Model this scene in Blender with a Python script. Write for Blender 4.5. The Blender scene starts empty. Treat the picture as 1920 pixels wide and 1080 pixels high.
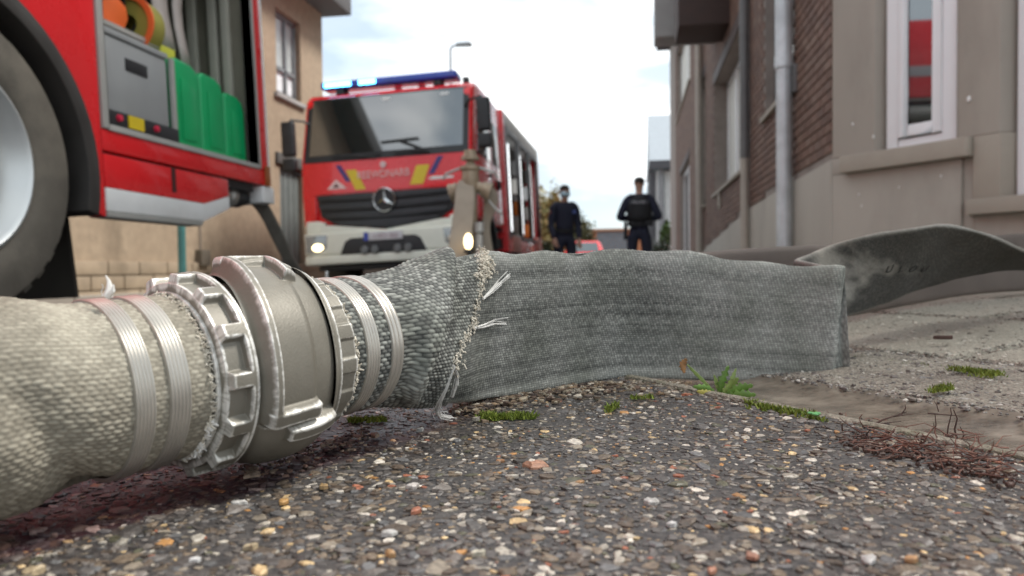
import bpy, bmesh, math, random
import numpy as np
from math import sin, cos, pi, radians, sqrt
from mathutils import Vector, Matrix
random.seed(7); rng = np.random.default_rng(7)
SC = bpy.context.scene
COL = SC.collection

# ------------------------------------------------------------------ camera
F = 1400.0; CH = 0.115
yaw, pitch, roll = radians(9.33), radians(-1.5), radians(0.6)
fw = np.array([-sin(yaw)*cos(pitch), cos(yaw)*cos(pitch), sin(pitch)])
rt0 = np.array([cos(yaw), sin(yaw), 0.0]); up0 = np.cross(rt0, fw)
rt = rt0*cos(roll)-up0*sin(roll); up = rt0*sin(roll)+up0*cos(roll)
CAM = np.array([0, 0, CH])
cd = bpy.data.cameras.new('camera'); cam = bpy.data.objects.new('camera', cd); COL.objects.link(cam)
cam.matrix_world = Matrix(((rt[0], up[0], -fw[0], 0), (rt[1], up[1], -fw[1], 0), (rt[2], up[2], -fw[2], CH), (0, 0, 0, 1)))
cd.sensor_width = 36; cd.lens = 36*F/1920; cd.clip_start = 0.02; cd.clip_end = 1200
cd.dof.use_dof = True; cd.dof.focus_distance = 0.52; cd.dof.aperture_fstop = 9.0
SC.camera = cam

# ------------------------------------------------------------------ sky, sun, exposure
W = bpy.data.worlds.new('World'); SC.world = W; W.use_nodes = True
nt = W.node_tree; nt.nodes.clear()
out = nt.nodes.new('ShaderNodeOutputWorld'); bg = nt.nodes.new('ShaderNodeBackground')
sky = nt.nodes.new('ShaderNodeTexSky'); sky.sky_type = 'NISHITA'; sky.sun_disc = False
sky.sun_elevation = radians(48); sky.sun_rotation = radians(60)
tc = nt.nodes.new('ShaderNodeTexCoord'); mp = nt.nodes.new('ShaderNodeMapping'); mp.inputs['Scale'].default_value = (1, 1, 3.2)
nz = nt.nodes.new('ShaderNodeTexNoise'); nz.inputs['Scale'].default_value = 2.1; nz.inputs['Detail'].default_value = 7; nz.inputs['Roughness'].default_value = 0.55
cr = nt.nodes.new('ShaderNodeValToRGB'); cr.color_ramp.elements[0].position = 0.36; cr.color_ramp.elements[1].position = 0.52
cr.color_ramp.elements[0].color = (0.62, 0.62, 0.62, 1)
mx = nt.nodes.new('ShaderNodeMix'); mx.data_type = 'RGBA'
nz2 = nt.nodes.new('ShaderNodeTexNoise'); nz2.inputs['Scale'].default_value = 3.3; nz2.inputs['Detail'].default_value = 8; nt.links.new(mp.outputs[0], nz2.inputs['Vector'])
cr2 = nt.nodes.new('ShaderNodeValToRGB'); cr2.color_ramp.elements[0].position = 0.45; cr2.color_ramp.elements[1].position = 0.66     # grey-blue undersides to bright tops
cr2.color_ramp.elements[0].color = (3.8, 4.35, 4.75, 1); cr2.color_ramp.elements[1].color = (9.4, 9.5, 9.4, 1); nt.links.new(nz2.outputs['Fac'], cr2.inputs[0]); nt.links.new(cr2.outputs[0], mx.inputs[7])
nt.links.new(tc.outputs['Generated'], mp.inputs['Vector']); nt.links.new(mp.outputs[0], nz.inputs['Vector'])
nt.links.new(nz.outputs['Fac'], cr.inputs[0]); nt.links.new(cr.outputs[0], mx.inputs[0])
nt.links.new(sky.outputs[0], mx.inputs[6]); nt.links.new(mx.outputs[2], bg.inputs['Color'])
bg.inputs['Strength'].default_value = 0.12
nt.links.new(bg.outputs[0], out.inputs['Surface'])
sd = bpy.data.lights.new('sun', 'SUN'); sd.energy = 3.0; sd.angle = radians(14); sd.color = (1, 0.96, 0.9)
sun = bpy.data.objects.new('sun', sd); COL.objects.link(sun)
sdir = Vector((0.52, 0.22, 0.82)).normalized()
sun.rotation_euler = sdir.to_track_quat('Z', 'Y').to_euler(); sun.location = (5, 0, 12)
vs = SC.view_settings; vs.view_transform = 'Standard'; vs.look = 'None'; vs.exposure = 0.92; vs.gamma = 1.0; vs.use_curve_mapping = False

# ------------------------------------------------------------------ small maths
def ray(px, py): return fw+rt*(px-960)/F+up*(540-py)/F
def atc(px, py, d): return CAM+ray(px, py)*d              # d metres along the view axis
def gnd(px, py, z=0.0):
    r = ray(px, py); return CAM+r*((z-CH)/r[2])
def proj(P):
    d = np.asarray(P)-CAM; z = d@fw
    return 960+F*(d@rt)/z, 540-F*(d@up)/z, z
E2 = np.array([0.605, -0.797]); N2 = np.array([0.797, 0.605])   # along / across the gutter
def mn(m, n, z=0.0): return np.array([m*E2[0]+n*N2[0], m*E2[1]+n*N2[1], z])
def sstep(x, a, b):
    t = np.clip((x-a)/(b-a), 0, 1); return t*t*(3-2*t)
def G(x, y):
    z = -0.023*np.clip(np.asarray(y, float)-4, 0, 36)
    z = z-0.042*np.clip(-1.2-np.asarray(x, float), 0, 3.8)
    return z
def PVZ(x, y):
    n = np.asarray(x)*N2[0]+np.asarray(y)*N2[1]; return 0.012+(Gp(n)-0.012)*(1-sstep(np.asarray(y, float), 4, 10))+G(x, y)
def Gp(n): return 0.012+0.085*(1-np.exp(-np.clip(n-0.81, 0, None)*0.05/0.085))

# ------------------------------------------------------------------ materials
def nd(t, k, **kw):
    n = t.nodes.new(k)
    for a, b in kw.items(): setattr(n, a, b)
    return n
def newmat(name):
    m = bpy.data.materials.new(name); m.use_nodes = True; t = m.node_tree
    return m, t, t.nodes['Principled BSDF']
def L(t, a, b): t.links.new(a, b)
MC = {}
def M(name, col=None, rough=0.5, metal=0.0, var=0.15, scale=6, bump=0.0, bscale=80, dirt=None, dscale=2.0, damt=0.5, emit=0, ior=1.5, coat=0, rvar=0.1, stretch=(1, 1, 1)):
    if name in MC: return MC[name]
    m, t, b = newmat(name); MC[name] = m
    tc = nd(t, 'ShaderNodeTexCoord'); mp = nd(t, 'ShaderNodeMapping'); mp.inputs['Scale'].default_value = stretch
    L(t, tc.outputs['Object'], mp.inputs['Vector'])
    n1 = nd(t, 'ShaderNodeTexNoise'); n1.inputs['Scale'].default_value = scale; n1.inputs['Detail'].default_value = 5; L(t, mp.outputs[0], n1.inputs['Vector'])
    r = nd(t, 'ShaderNodeValToRGB'); c = np.array(col)
    r.color_ramp.elements[0].position = 0.3; r.color_ramp.elements[1].position = 0.7
    r.color_ramp.elements[0].color = (*np.clip(c*(1-var), 0, 1), 1); r.color_ramp.elements[1].color = (*np.clip(c*(1+var), 0, 1), 1)
    L(t, n1.outputs['Fac'], r.inputs[0]); src = r.outputs[0]
    if dirt:
        n2 = nd(t, 'ShaderNodeTexNoise'); n2.inputs['Scale'].default_value = dscale; n2.inputs['Detail'].default_value = 8; n2.inputs['Roughness'].default_value = 0.65
        L(t, mp.outputs[0], n2.inputs['Vector'])
        r2 = nd(t, 'ShaderNodeValToRGB'); r2.color_ramp.elements[0].position = 0.48; r2.color_ramp.elements[1].position = 0.72
        r2.color_ramp.elements[1].color = (damt, damt, damt, 1); L(t, n2.outputs['Fac'], r2.inputs[0])
        x = nd(t, 'ShaderNodeMix', data_type='RGBA'); L(t, r2.outputs[0], x.inputs[0]); L(t, src, x.inputs[6]); x.inputs[7].default_value = (*dirt, 1); src = x.outputs[2]
    L(t, src, b.inputs['Base Color'])
    mr = nd(t, 'ShaderNodeMapRange'); mr.inputs[3].default_value = max(0.02, rough-rvar); mr.inputs[4].default_value = min(1, rough+rvar); L(t, n1.outputs['Fac'], mr.inputs[0]); L(t, mr.outputs[0], b.inputs['Roughness'])
    b.inputs['Metallic'].default_value = metal; b.inputs['IOR'].default_value = ior; b.inputs['Coat Weight'].default_value = coat
    if emit: b.inputs['Emission Color'].default_value = (*col, 1); b.inputs['Emission Strength'].default_value = emit
    if bump:
        n3 = nd(t, 'ShaderNodeTexNoise'); n3.inputs['Scale'].default_value = bscale; n3.inputs['Detail'].default_value = 4; L(t, mp.outputs[0], n3.inputs['Vector'])
        bp = nd(t, 'ShaderNodeBump'); bp.inputs['Strength'].default_value = bump; bp.inputs['Distance'].default_value = 0.01; L(t, n3.outputs['Fac'], bp.inputs['Height']); L(t, bp.outputs[0], b.inputs['Normal'])
    return m
def attr_mat(name, lo, hi, rough, metal=0.0, hi_rough=None, attr='h', mottled=None, mscale=30, noise=0.25, nscale=500, p0=0.0, p1=1.0):
    """colour from a mesh attribute (thread wear / worn edges) with mottling"""
    m, t, b = newmat(name)
    at = nd(t, 'ShaderNodeAttribute', attribute_name=attr); tc = nd(t, 'ShaderNodeTexCoord')
    n = nd(t, 'ShaderNodeTexNoise'); n.inputs['Scale'].default_value = nscale; n.inputs['Detail'].default_value = 4; L(t, tc.outputs['Object'], n.inputs['Vector'])
    ma = nd(t, 'ShaderNodeMath', operation='MULTIPLY_ADD'); L(t, n.outputs['Fac'], ma.inputs[0]); ma.inputs[1].default_value = noise*2; L(t, at.outputs['Fac'], ma.inputs[2])
    sb = nd(t, 'ShaderNodeMath', operation='SUBTRACT'); L(t, ma.outputs[0], sb.inputs[0]); sb.inputs[1].default_value = noise
    r = nd(t, 'ShaderNodeValToRGB'); r.color_ramp.elements[0].position = p0; r.color_ramp.elements[1].position = p1
    r.color_ramp.elements[0].color = (*lo, 1); r.color_ramp.elements[1].color = (*hi, 1); L(t, sb.outputs[0], r.inputs[0]); src = r.outputs[0]
    if mottled:
        n2 = nd(t, 'ShaderNodeTexNoise'); n2.inputs['Scale'].default_value = mscale; n2.inputs['Detail'].default_value = 6; L(t, tc.outputs['Object'], n2.inputs['Vector'])
        r2 = nd(t, 'ShaderNodeValToRGB'); r2.color_ramp.elements[0].position = 0.35; r2.color_ramp.elements[1].position = 0.68
        r2.color_ramp.elements[0].color = (*mottled, 1); r2.color_ramp.elements[1].color = (1, 1, 1, 1); L(t, n2.outputs['Fac'], r2.inputs[0])
        x = nd(t, 'ShaderNodeMix', data_type='RGBA', blend_type='MULTIPLY'); x.inputs[0].default_value = 1; L(t, src, x.inputs[6]); L(t, r2.outputs[0], x.inputs[7]); src = x.outputs[2]
    L(t, src, b.inputs['Base Color'])
    mr = nd(t, 'ShaderNodeMapRange'); mr.inputs[3].default_value = rough; mr.inputs[4].default_value = hi_rough or rough; L(t, sb.outputs[0], mr.inputs[0]); L(t, mr.outputs[0], b.inputs['Roughness'])
    b.inputs['Metallic'].default_value = metal
    MC[name] = m; return m
def random_mat(name, cols, rough=0.8, bump=0.3, bscale=60):
    m, t, b = newmat(name)
    oi = nd(t, 'ShaderNodeObjectInfo'); ge = nd(t, 'ShaderNodeNewGeometry')
    a = nd(t, 'ShaderNodeMath', operation='ADD'); L(t, oi.outputs['Random'], a.inputs[0]); L(t, ge.outputs['Random Per Island'], a.inputs[1])
    f = nd(t, 'ShaderNodeMath', operation='FRACT'); L(t, a.outputs[0], f.inputs[0])
    r = nd(t, 'ShaderNodeValToRGB'); els = r.color_ramp.elements
    while len(els) < len(cols): els.new(0.5)
    for i, c in enumerate(cols): els[i].position = i/(len(cols)-1); els[i].color = (*c, 1)
    L(t, f.outputs[0], r.inputs[0])
    tc = nd(t, 'ShaderNodeTexCoord'); n = nd(t, 'ShaderNodeTexNoise'); n.inputs['Scale'].default_value = bscale; n.inputs['Detail'].default_value = 5; L(t, tc.outputs['Object'], n.inputs['Vector'])
    x = nd(t, 'ShaderNodeMix', data_type='RGBA', blend_type='MULTIPLY'); x.inputs[0].default_value = 0.5; L(t, r.outputs[0], x.inputs[6]); L(t, n.outputs['Fac'], x.inputs[7])
    L(t, x.outputs[2], b.inputs['Base Color']); b.inputs['Roughness'].default_value = rough
    bp = nd(t, 'ShaderNodeBump'); bp.inputs['Strength'].default_value = bump; bp.inputs['Distance'].default_value = 0.004; L(t, n.outputs['Fac'], bp.inputs['Height']); L(t, bp.outputs[0], b.inputs['Normal'])
    MC[name] = m; return m

# ------------------------------------------------------------------ object helpers
def tag(o, label=None, cat=None, group=None, kind=None):
    if label: o['label'] = label
    if cat: o['category'] = cat
    if group: o['group'] = group
    if kind: o['kind'] = kind
    return o
def thing(name, label, cat, loc=(0, 0, 0), group=None, rot=(0, 0, 0)):
    o = bpy.data.objects.new(name, None); COL.objects.link(o); o.location = loc; o.rotation_euler = rot; o.empty_display_size = 0.1
    return tag(o, label, cat, group)
def link(name, me, mat, parent=None):
    o = bpy.data.objects.new(name, me); COL.objects.link(o)
    if mat is not None and not me.materials: me.materials.append(mat)
    if parent: o.parent = parent
    return o
def copy_tree(o, parent=None):
    c = o.copy(); COL.objects.link(c); c.parent = parent
    for ch in list(o.children): copy_tree(ch, c)
    return c
class MB:
    def __init__(s): s.v = []; s.f = []
    def add(s, V, Fs):
        k = len(s.v); s.v += [tuple(map(float, p)) for p in V]; s.f += [tuple(i+k for i in q) for q in Fs]; return s
    def box(s, x0, x1, y0, y1, z0, z1):
        V = [(x, y, z) for x in (x0, x1) for y in (y0, y1) for z in (z0, z1)]
        return s.add(V, [(0, 1, 3, 2), (4, 6, 7, 5), (0, 4, 5, 1), (2, 3, 7, 6), (0, 2, 6, 4), (1, 5, 7, 3)])
    def obox(s, c, ax, ay, az):
        c, ax, ay, az = map(np.asarray, (c, ax, ay, az))
        V = [c+i*ax+j*ay+k*az for i in (-1, 1) for j in (-1, 1) for k in (-1, 1)]
        return s.add(V, [(0, 1, 3, 2), (4, 6, 7, 5), (0, 4, 5, 1), (2, 3, 7, 6), (0, 2, 6, 4), (1, 5, 7, 3)])
    def prism(s, P, axis, lo, hi):
        n = len(P); f = {'x': lambda a, b, h: (h, a, b), 'y': lambda a, b, h: (a, h, b), 'z': lambda a, b, h: (a, b, h)}[axis]
        V = [f(a, b, lo) for a, b in P]+[f(a, b, hi) for a, b in P]
        return s.add(V, [tuple(range(n))[::-1], tuple(range(n, 2*n))]+[(i, (i+1) % n, n+(i+1) % n, n+i) for i in range(n)])
    def tube(s, P, r, n=8, cap=True):
        P = [np.asarray(p, float) for p in P]; R = r if hasattr(r, '__len__') else [r]*len(P); k = len(P)
        V = []; u = None
        for i in range(k):
            t = P[min(i+1, k-1)]-P[max(i-1, 0)]; t = t/(np.linalg.norm(t)+1e-12)
            if u is None: u = np.cross(t, (0, 0, 1) if abs(t[2]) < 0.9 else (1, 0, 0))
            u = u-t*(u@t); u /= np.linalg.norm(u)+1e-12; w = np.cross(t, u)
            V += [P[i]+R[i]*(cos(2*pi*j/n)*u+sin(2*pi*j/n)*w) for j in range(n)]
        Fs = [(i*n+j, i*n+(j+1) % n, (i+1)*n+(j+1) % n, (i+1)*n+j) for i in range(k-1) for j in range(n)]
        if cap: Fs += [tuple(range(n))[::-1], tuple(range((k-1)*n, k*n))]
        return s.add(V, Fs)
    def lathe(s, prof, c=(0, 0, 0), axis='x', n=32, a0=0, a1=2*pi):
        full = abs(a1-a0-2*pi) < 1e-6; k = n if full else n+1; V = []
        for i in range(k):
            a = a0+(a1-a0)*i/n
            for t, r in prof:
                q = {'x': (t, r*cos(a), r*sin(a)), 'y': (r*cos(a), t, r*sin(a)), 'z': (r*cos(a), r*sin(a), t)}[axis]
                V.append((q[0]+c[0], q[1]+c[1], q[2]+c[2]))
        p = len(prof); Fs = [(i*p+j, i*p+j+1, ((i+1) % k)*p+j+1, ((i+1) % k)*p+j) for i in range(n) for j in range(p-1)]
        return s.add(V, Fs)
    def ell(s, c, r, nu=14, nv=9, fn=None):
        V = []
        for j in range(nv+1):
            th = pi*j/nv-pi/2
            for i in range(nu):
                ph = 2*pi*i/nu; p = np.array([cos(th)*cos(ph), cos(th)*sin(ph), sin(th)])
                if fn: p = fn(p)
                V.append(np.asarray(c)+p*np.asarray(r))
        return s.add(V, [(j*nu+i, j*nu+(i+1) % nu, (j+1)*nu+(i+1) % nu, (j+1)*nu+i) for j in range(nv) for i in range(nu)])
    def build(s, name, mat, parent=None, bevel=0, seg=2, smooth=None, label=None):
        me = bpy.data.meshes.new(name); bm = bmesh.new()
        vs = [bm.verts.new(p) for p in s.v]
        for q in s.f:
            try: bm.faces.new([vs[i] for i in q])
            except ValueError: pass
        bmesh.ops.remove_doubles(bm, verts=bm.verts, dist=1e-6)
        bmesh.ops.recalc_face_normals(bm, faces=bm.faces)
        if bevel:
            ed = [e for e in bm.edges if len(e.link_faces) == 2 and e.calc_face_angle(0) > 0.5]
            bmesh.ops.bevel(bm, geom=ed, offset=bevel, segments=seg, profile=0.6, affect='EDGES', clamp_overlap=True)
        sm = bool(bevel) if smooth is None else smooth
        bm.normal_update()
        for f in bm.faces: f.smooth = sm
        if sm:
            for e in bm.edges:
                if len(e.link_faces) == 2 and e.calc_face_angle(0) > 0.7: e.smooth = False
        bm.to_mesh(me); bm.free()
        o = link(name, me, mat, parent)
        if label: o['label'] = label
        return o
def np_mesh(name, V, quads, mat, parent=None, attrs=None, smooth=True, tris=None, cols=None):
    V = np.asarray(V, np.float32).reshape(-1, 3); me = bpy.data.meshes.new(name)
    me.vertices.add(len(V)); me.vertices.foreach_set('co', V.ravel())
    q = np.asarray(quads, np.int32).reshape(-1, 4) if quads is not None else np.zeros((0, 4), np.int32)
    t = np.asarray(tris, np.int32).reshape(-1, 3) if tris is not None else np.zeros((0, 3), np.int32)
    li = np.concatenate([q.ravel(), t.ravel()]); me.loops.add(len(li)); me.loops.foreach_set('vertex_index', li)
    nf = len(q)+len(t); me.polygons.add(nf)
    me.polygons.foreach_set('loop_start', np.concatenate([np.arange(len(q))*4, len(q)*4+np.arange(len(t))*3]).astype(np.int32))
    me.polygons.foreach_set('use_smooth', np.full(nf, smooth))
    me.update(calc_edges=True)
    for k, a in (attrs or {}).items():
        at = me.attributes.new(k, 'FLOAT', 'POINT'); at.data.foreach_set('value', np.asarray(a, np.float32).ravel())
    if cols is not None:
        at = me.attributes.new('col', 'FLOAT_COLOR', 'POINT'); at.data.foreach_set('color', np.concatenate([cols, np.ones((len(cols), 1))], 1).astype(np.float32).ravel())
    me.validate(); return link(name, me, mat, parent)
def grid_quads(S, N, wrap):
    i, j = np.meshgrid(np.arange(S-1), np.arange(N if wrap else N-1), indexing='ij'); k = (j+1) % N
    return np.stack([i*N+j, i*N+k, (i+1)*N+k, (i+1)*N+j], -1).reshape(-1, 4)
def text(name, s, size, mat, parent, loc, xdir, ydir, depth=0.002, align='CENTER', sx=1.0, bold=0.0):
    c = bpy.data.curves.new(name, 'FONT'); c.body = s; c.size = size; c.extrude = depth; c.offset = bold; c.align_x = align; c.align_y = 'CENTER'
    tmp = bpy.data.objects.new('tmp', c); COL.objects.link(tmp)
    dg = bpy.context.evaluated_depsgraph_get(); me = bpy.data.meshes.new_from_object(tmp.evaluated_get(dg)); bpy.data.objects.remove(tmp)
    me.materials.clear(); o = link(name, me, mat, parent)
    x = Vector(xdir).normalized(); y = Vector(ydir).normalized(); z = x.cross(y)
    o.matrix_local = Matrix(((x[0]*sx, y[0], z[0], loc[0]), (x[1]*sx, y[1], z[1], loc[1]), (x[2]*sx, y[2], z[2], loc[2]), (0, 0, 0, 1)))
    return o
def hashn(i, j): return np.modf(np.abs(np.sin(i*12.9898+j*78.233)*43758.5453))[0]
def vnoise(x, y, s=0):
    xi, yi = np.floor(x), np.floor(y); fx, fy = x-xi, y-yi; fx = fx*fx*(3-2*fx); fy = fy*fy*(3-2*fy)
    a, b, c, d = hashn(xi+s, yi), hashn(xi+1+s, yi), hashn(xi+s, yi+1), hashn(xi+1+s, yi+1)
    return (a*(1-fx)+b*fx)*(1-fy)+(c*(1-fx)+d*fx)*fy
def fbm(x, y, s=0, o=4):
    r = 0; a = 0.5
    for k in range(o): r = r+a*vnoise(x*2**k, y*2**k, s+k*17); a *= 0.5
    return r
def crom(T, P, t):
    """Catmull-Rom of rows P at knots T sampled at t"""
    T = np.asarray(T, float); P = np.asarray(P, float); n = len(T)
    i = np.clip(np.searchsorted(T, t, side='right')-1, 0, n-2); h = (T[i+1]-T[i]); u = (t-T[i])/h
    D = np.zeros_like(P); D[1:-1] = (P[2:]-P[:-2])/(T[2:]-T[:-2])[:, None]; D[0] = (P[1]-P[0])/(T[1]-T[0]); D[-1] = (P[-1]-P[-2])/(T[-1]-T[-2])
    u = u[:, None]; h = h[:, None]
    return (2*u**3-3*u**2+1)*P[i]+(u**3-2*u**2+u)*h*D[i]+(-2*u**3+3*u**2)*P[i+1]+(u**3-u**2)*h*D[i+1]

# ------------------------------------------------------------------ palette
RED = M('fire_red_paint', (0.80, 0.012, 0.018), 0.28, var=0.06, coat=0.5, dirt=(0.35, 0.03, 0.03), dscale=1.5, damt=0.25)
WHITEP = M('white_paint', (0.82, 0.81, 0.79), 0.35, var=0.06, dirt=(0.5, 0.48, 0.43), damt=0.4)
BLACKP = M('black_plastic', (0.018, 0.018, 0.02), 0.5, var=0.3)
GRILLE = M('dark_grille_plastic', (0.03, 0.033, 0.038), 0.42, var=0.2)
RUBBER = M('tyre_rubber', (0.12, 0.105, 0.085), 0.85, var=0.25, dirt=(0.19, 0.165, 0.13), dscale=3, damt=0.6, bump=0.15)
RIMM = M('rim_silver', (0.62, 0.63, 0.62), 0.38, metal=0.6, var=0.06)
ALU = M('grey_aluminium', (0.44, 0.43, 0.40), 0.45, metal=0.2, var=0.08)
CHROME = M('chrome', (0.8, 0.8, 0.8), 0.12, metal=1, var=0.03)
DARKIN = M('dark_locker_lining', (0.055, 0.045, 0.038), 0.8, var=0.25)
BEIGEM = M('beige_metal', (0.42, 0.40, 0.34), 0.55, var=0.08)
SCREEN = M('windscreen_glass', (0.012, 0.018, 0.017), 0.05, var=0.1, ior=2.9, rvar=0.02)
GLASS = M('window_glass', (0.012, 0.014, 0.016), 0.03, var=0.1, ior=3.3, rvar=0.015)
BLUEL = M('blue_lens', (0.01, 0.05, 0.42), 0.2, var=0.2, coat=0.5)
BLUELIT = M('blue_lamp_lit', (0.12, 0.62, 1.0), 0.2, var=0.0, emit=5)
WARMLIT = M('headlamp_lit', (1.0, 0.78, 0.42), 0.2, var=0.0, emit=2.6)
WHITELIT = M('white_strip_lit', (0.95, 0.98, 1.0), 0.3, var=0.0, emit=1.2)
LENS = M('clear_lens', (0.35, 0.36, 0.36), 0.12, metal=0.3, var=0.3, scale=30)
YELLOW = M('yellow_film', (0.72, 0.52, 0.02), 0.4, var=0.06)
NAVYF = M('blue_film', (0.03, 0.03, 0.18), 0.4, var=0.06)
WHITEF = M('white_film', (0.8, 0.78, 0.76), 0.4, var=0.03)
PINKF = M('faded_white_film', (0.85, 0.60, 0.58), 0.4, var=0.1)
AMBER = M('amber_lens', (0.30, 0.08, 0.015), 0.25, var=0.1)
GREENP = M('green_plastic', (0.005, 0.40, 0.13), 0.35, var=0.08)
ORANGEP = M('orange_plastic', (0.85, 0.16, 0.04), 0.45, var=0.08)
GREYCASE = M('grey_case_paint', (0.33, 0.335, 0.335), 0.5, var=0.06)
MORTAR = M('mortar', (0.26, 0.22, 0.195), 0.9, var=0.15, bump=0.4)
RENDER = M('beige_render', (0.39, 0.352, 0.305), 0.85, var=0.07, scale=1.6, bump=0.15, bscale=150, dirt=(0.27, 0.24, 0.205), dscale=1.3, damt=0.85, stretch=(1, 1, 0.35))
STONE = M('sill_stone', (0.37, 0.325, 0.27), 0.85, var=0.08, scale=3, bump=0.2, dirt=(0.22, 0.19, 0.16), dscale=3, damt=0.4)
PVC = M('white_window_frame', (0.78, 0.77, 0.78), 0.4, var=0.02)
ZINC = M('zinc_pipe', (0.62, 0.65, 0.67), 0.5, metal=0.35, var=0.12, scale=3, dirt=(0.32, 0.33, 0.34), dscale=4)
PIPEB = M('beige_plastic_pipe', (0.40, 0.35, 0.30), 0.6, var=0.08)
PIPED = M('dark_zinc_pipe', (0.13, 0.125, 0.125), 0.55, var=0.15)
DARKBROWN = M('dark_brown_cladding', (0.055, 0.032, 0.027), 0.7, var=0.15)
GREYFASCIA = M('grey_fascia', (0.34, 0.33, 0.32), 0.7, var=0.06)
CURTAIN = M('pale_curtain', (0.62, 0.60, 0.55), 0.8, var=0.05)
TANB = M('tan_brick', (0.325, 0.25, 0.175), 0.9, var=0.14, scale=9, bump=0.5, bscale=40, dirt=(0.27, 0.20, 0.135), dscale=1.3)
BRICKM = random_mat('brown_brick', [(0.15, 0.078, 0.054), (0.205, 0.11, 0.075), (0.235, 0.13, 0.092), (0.175, 0.098, 0.072), (0.26, 0.16, 0.117)])
SLABM = None

# ================================================================== SETTING
# --- base terrain, one sheet to the horizon
def axis_vals(a, b, k): return np.concatenate([-np.geomspace(300, 8, 12), np.linspace(a, b, k), np.geomspace(8, 300, 12)])
gx = axis_vals(-7.2, 6, 50); gy = axis_vals(-6, 7.5, 40); gy = np.concatenate([gy[:52], np.linspace(9, 45, 30), [60, 90, 140, 220, 400]])
X, Y = np.meshgrid(gx, gy, indexing='ij'); Z = G(X, Y)-0.012
nn_ = X*N2[0]+Y*N2[1]; Z = np.where((nn_ > 0.35) & (X > -0.4), Z-0.05, Z)
ASPH = M('wet_asphalt', (0.05, 0.048, 0.047), 0.45, var=0.3, scale=3, bump=0.6, bscale=220, dirt=(0.085, 0.08, 0.07), dscale=1.2)
tag(np_mesh('ground', np.stack([X, Y, Z], -1), grid_quads(*X.shape, False), ASPH), kind='structure')
# --- near road surface with real relief
m_ = np.linspace(-1.9, 1.4, 560); n_ = np.concatenate([np.linspace(-1.0, -0.12, 40), np.linspace(-0.115, 0.458, 190)])
Mm, Nn = np.meshgrid(m_, n_, indexing='ij')
PX = Mm*E2[0]+Nn*N2[0]; PY = Mm*E2[1]+Nn*N2[1]
relief = 0.0035*(fbm(PX*14, PY*14, 3)-0.47)+0.0016*(fbm(PX*130, PY*130, 9)-0.47)
lip = 0.004*sstep(Nn, 0.40, 0.445)
PZ = relief+lip-0.001+G(PX, PY)
# dark reddish tint on the ground along the base of the left hose
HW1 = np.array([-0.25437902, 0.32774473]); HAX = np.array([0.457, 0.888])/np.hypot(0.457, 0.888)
def red_patch(x, y):
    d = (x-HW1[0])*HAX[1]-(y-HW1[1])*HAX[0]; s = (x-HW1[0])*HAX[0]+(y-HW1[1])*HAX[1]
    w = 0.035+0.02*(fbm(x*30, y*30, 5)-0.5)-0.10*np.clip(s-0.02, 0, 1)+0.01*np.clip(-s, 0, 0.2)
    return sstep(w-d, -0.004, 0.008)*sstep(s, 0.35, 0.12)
def wetness(x, y): return fbm(x*6, y*6, 40)
def road_mat():
    m, t, b = newmat('road_binder')
    at = nd(t, 'ShaderNodeAttribute', attribute_name='red_patch'); tc = nd(t, 'ShaderNodeTexCoord')
    n = nd(t, 'ShaderNodeTexNoise'); n.inputs['Scale'].default_value = 260; n.inputs['Detail'].default_value = 6; L(t, tc.outputs['Object'], n.inputs['Vector'])
    r = nd(t, 'ShaderNodeValToRGB'); r.color_ramp.elements[0].position = 0.3; r.color_ramp.elements[1].position = 0.75
    r.color_ramp.elements[0].color = (0.018, 0.016, 0.017, 1); r.color_ramp.elements[1].color = (0.10, 0.088, 0.08, 1); L(t, n.outputs['Fac'], r.inputs[0])
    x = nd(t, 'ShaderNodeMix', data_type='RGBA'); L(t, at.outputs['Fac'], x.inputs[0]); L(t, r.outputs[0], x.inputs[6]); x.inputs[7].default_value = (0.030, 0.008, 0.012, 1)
    L(t, x.outputs[2], b.inputs['Base Color'])
    n2 = nd(t, 'ShaderNodeTexNoise'); n2.inputs['Scale'].default_value = 9; L(t, tc.outputs['Object'], n2.inputs['Vector'])
    mr = nd(t, 'ShaderNodeMapRange'); mr.inputs[1].default_value = 0.35; mr.inputs[2].default_value = 0.65; mr.inputs[3].default_value = 0.32; mr.inputs[4].default_value = 0.7; L(t, n2.outputs['Fac'], mr.inputs[0]); L(t, mr.outputs[0], b.inputs['Roughness'])
    bp = nd(t, 'ShaderNodeBump'); bp.inputs['Strength'].default_value = 0.7; bp.inputs['Distance'].default_value = 0.002; L(t, n.outputs['Fac'], bp.inputs['Height']); L(t, bp.outputs[0], b.inputs['Normal'])
    return m
tag(np_mesh('road', np.stack([PX, PY, PZ], -1), grid_quads(*PX.shape, False), road_mat(), attrs={'red_patch': red_patch(PX, PY)}), kind='structure')
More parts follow.
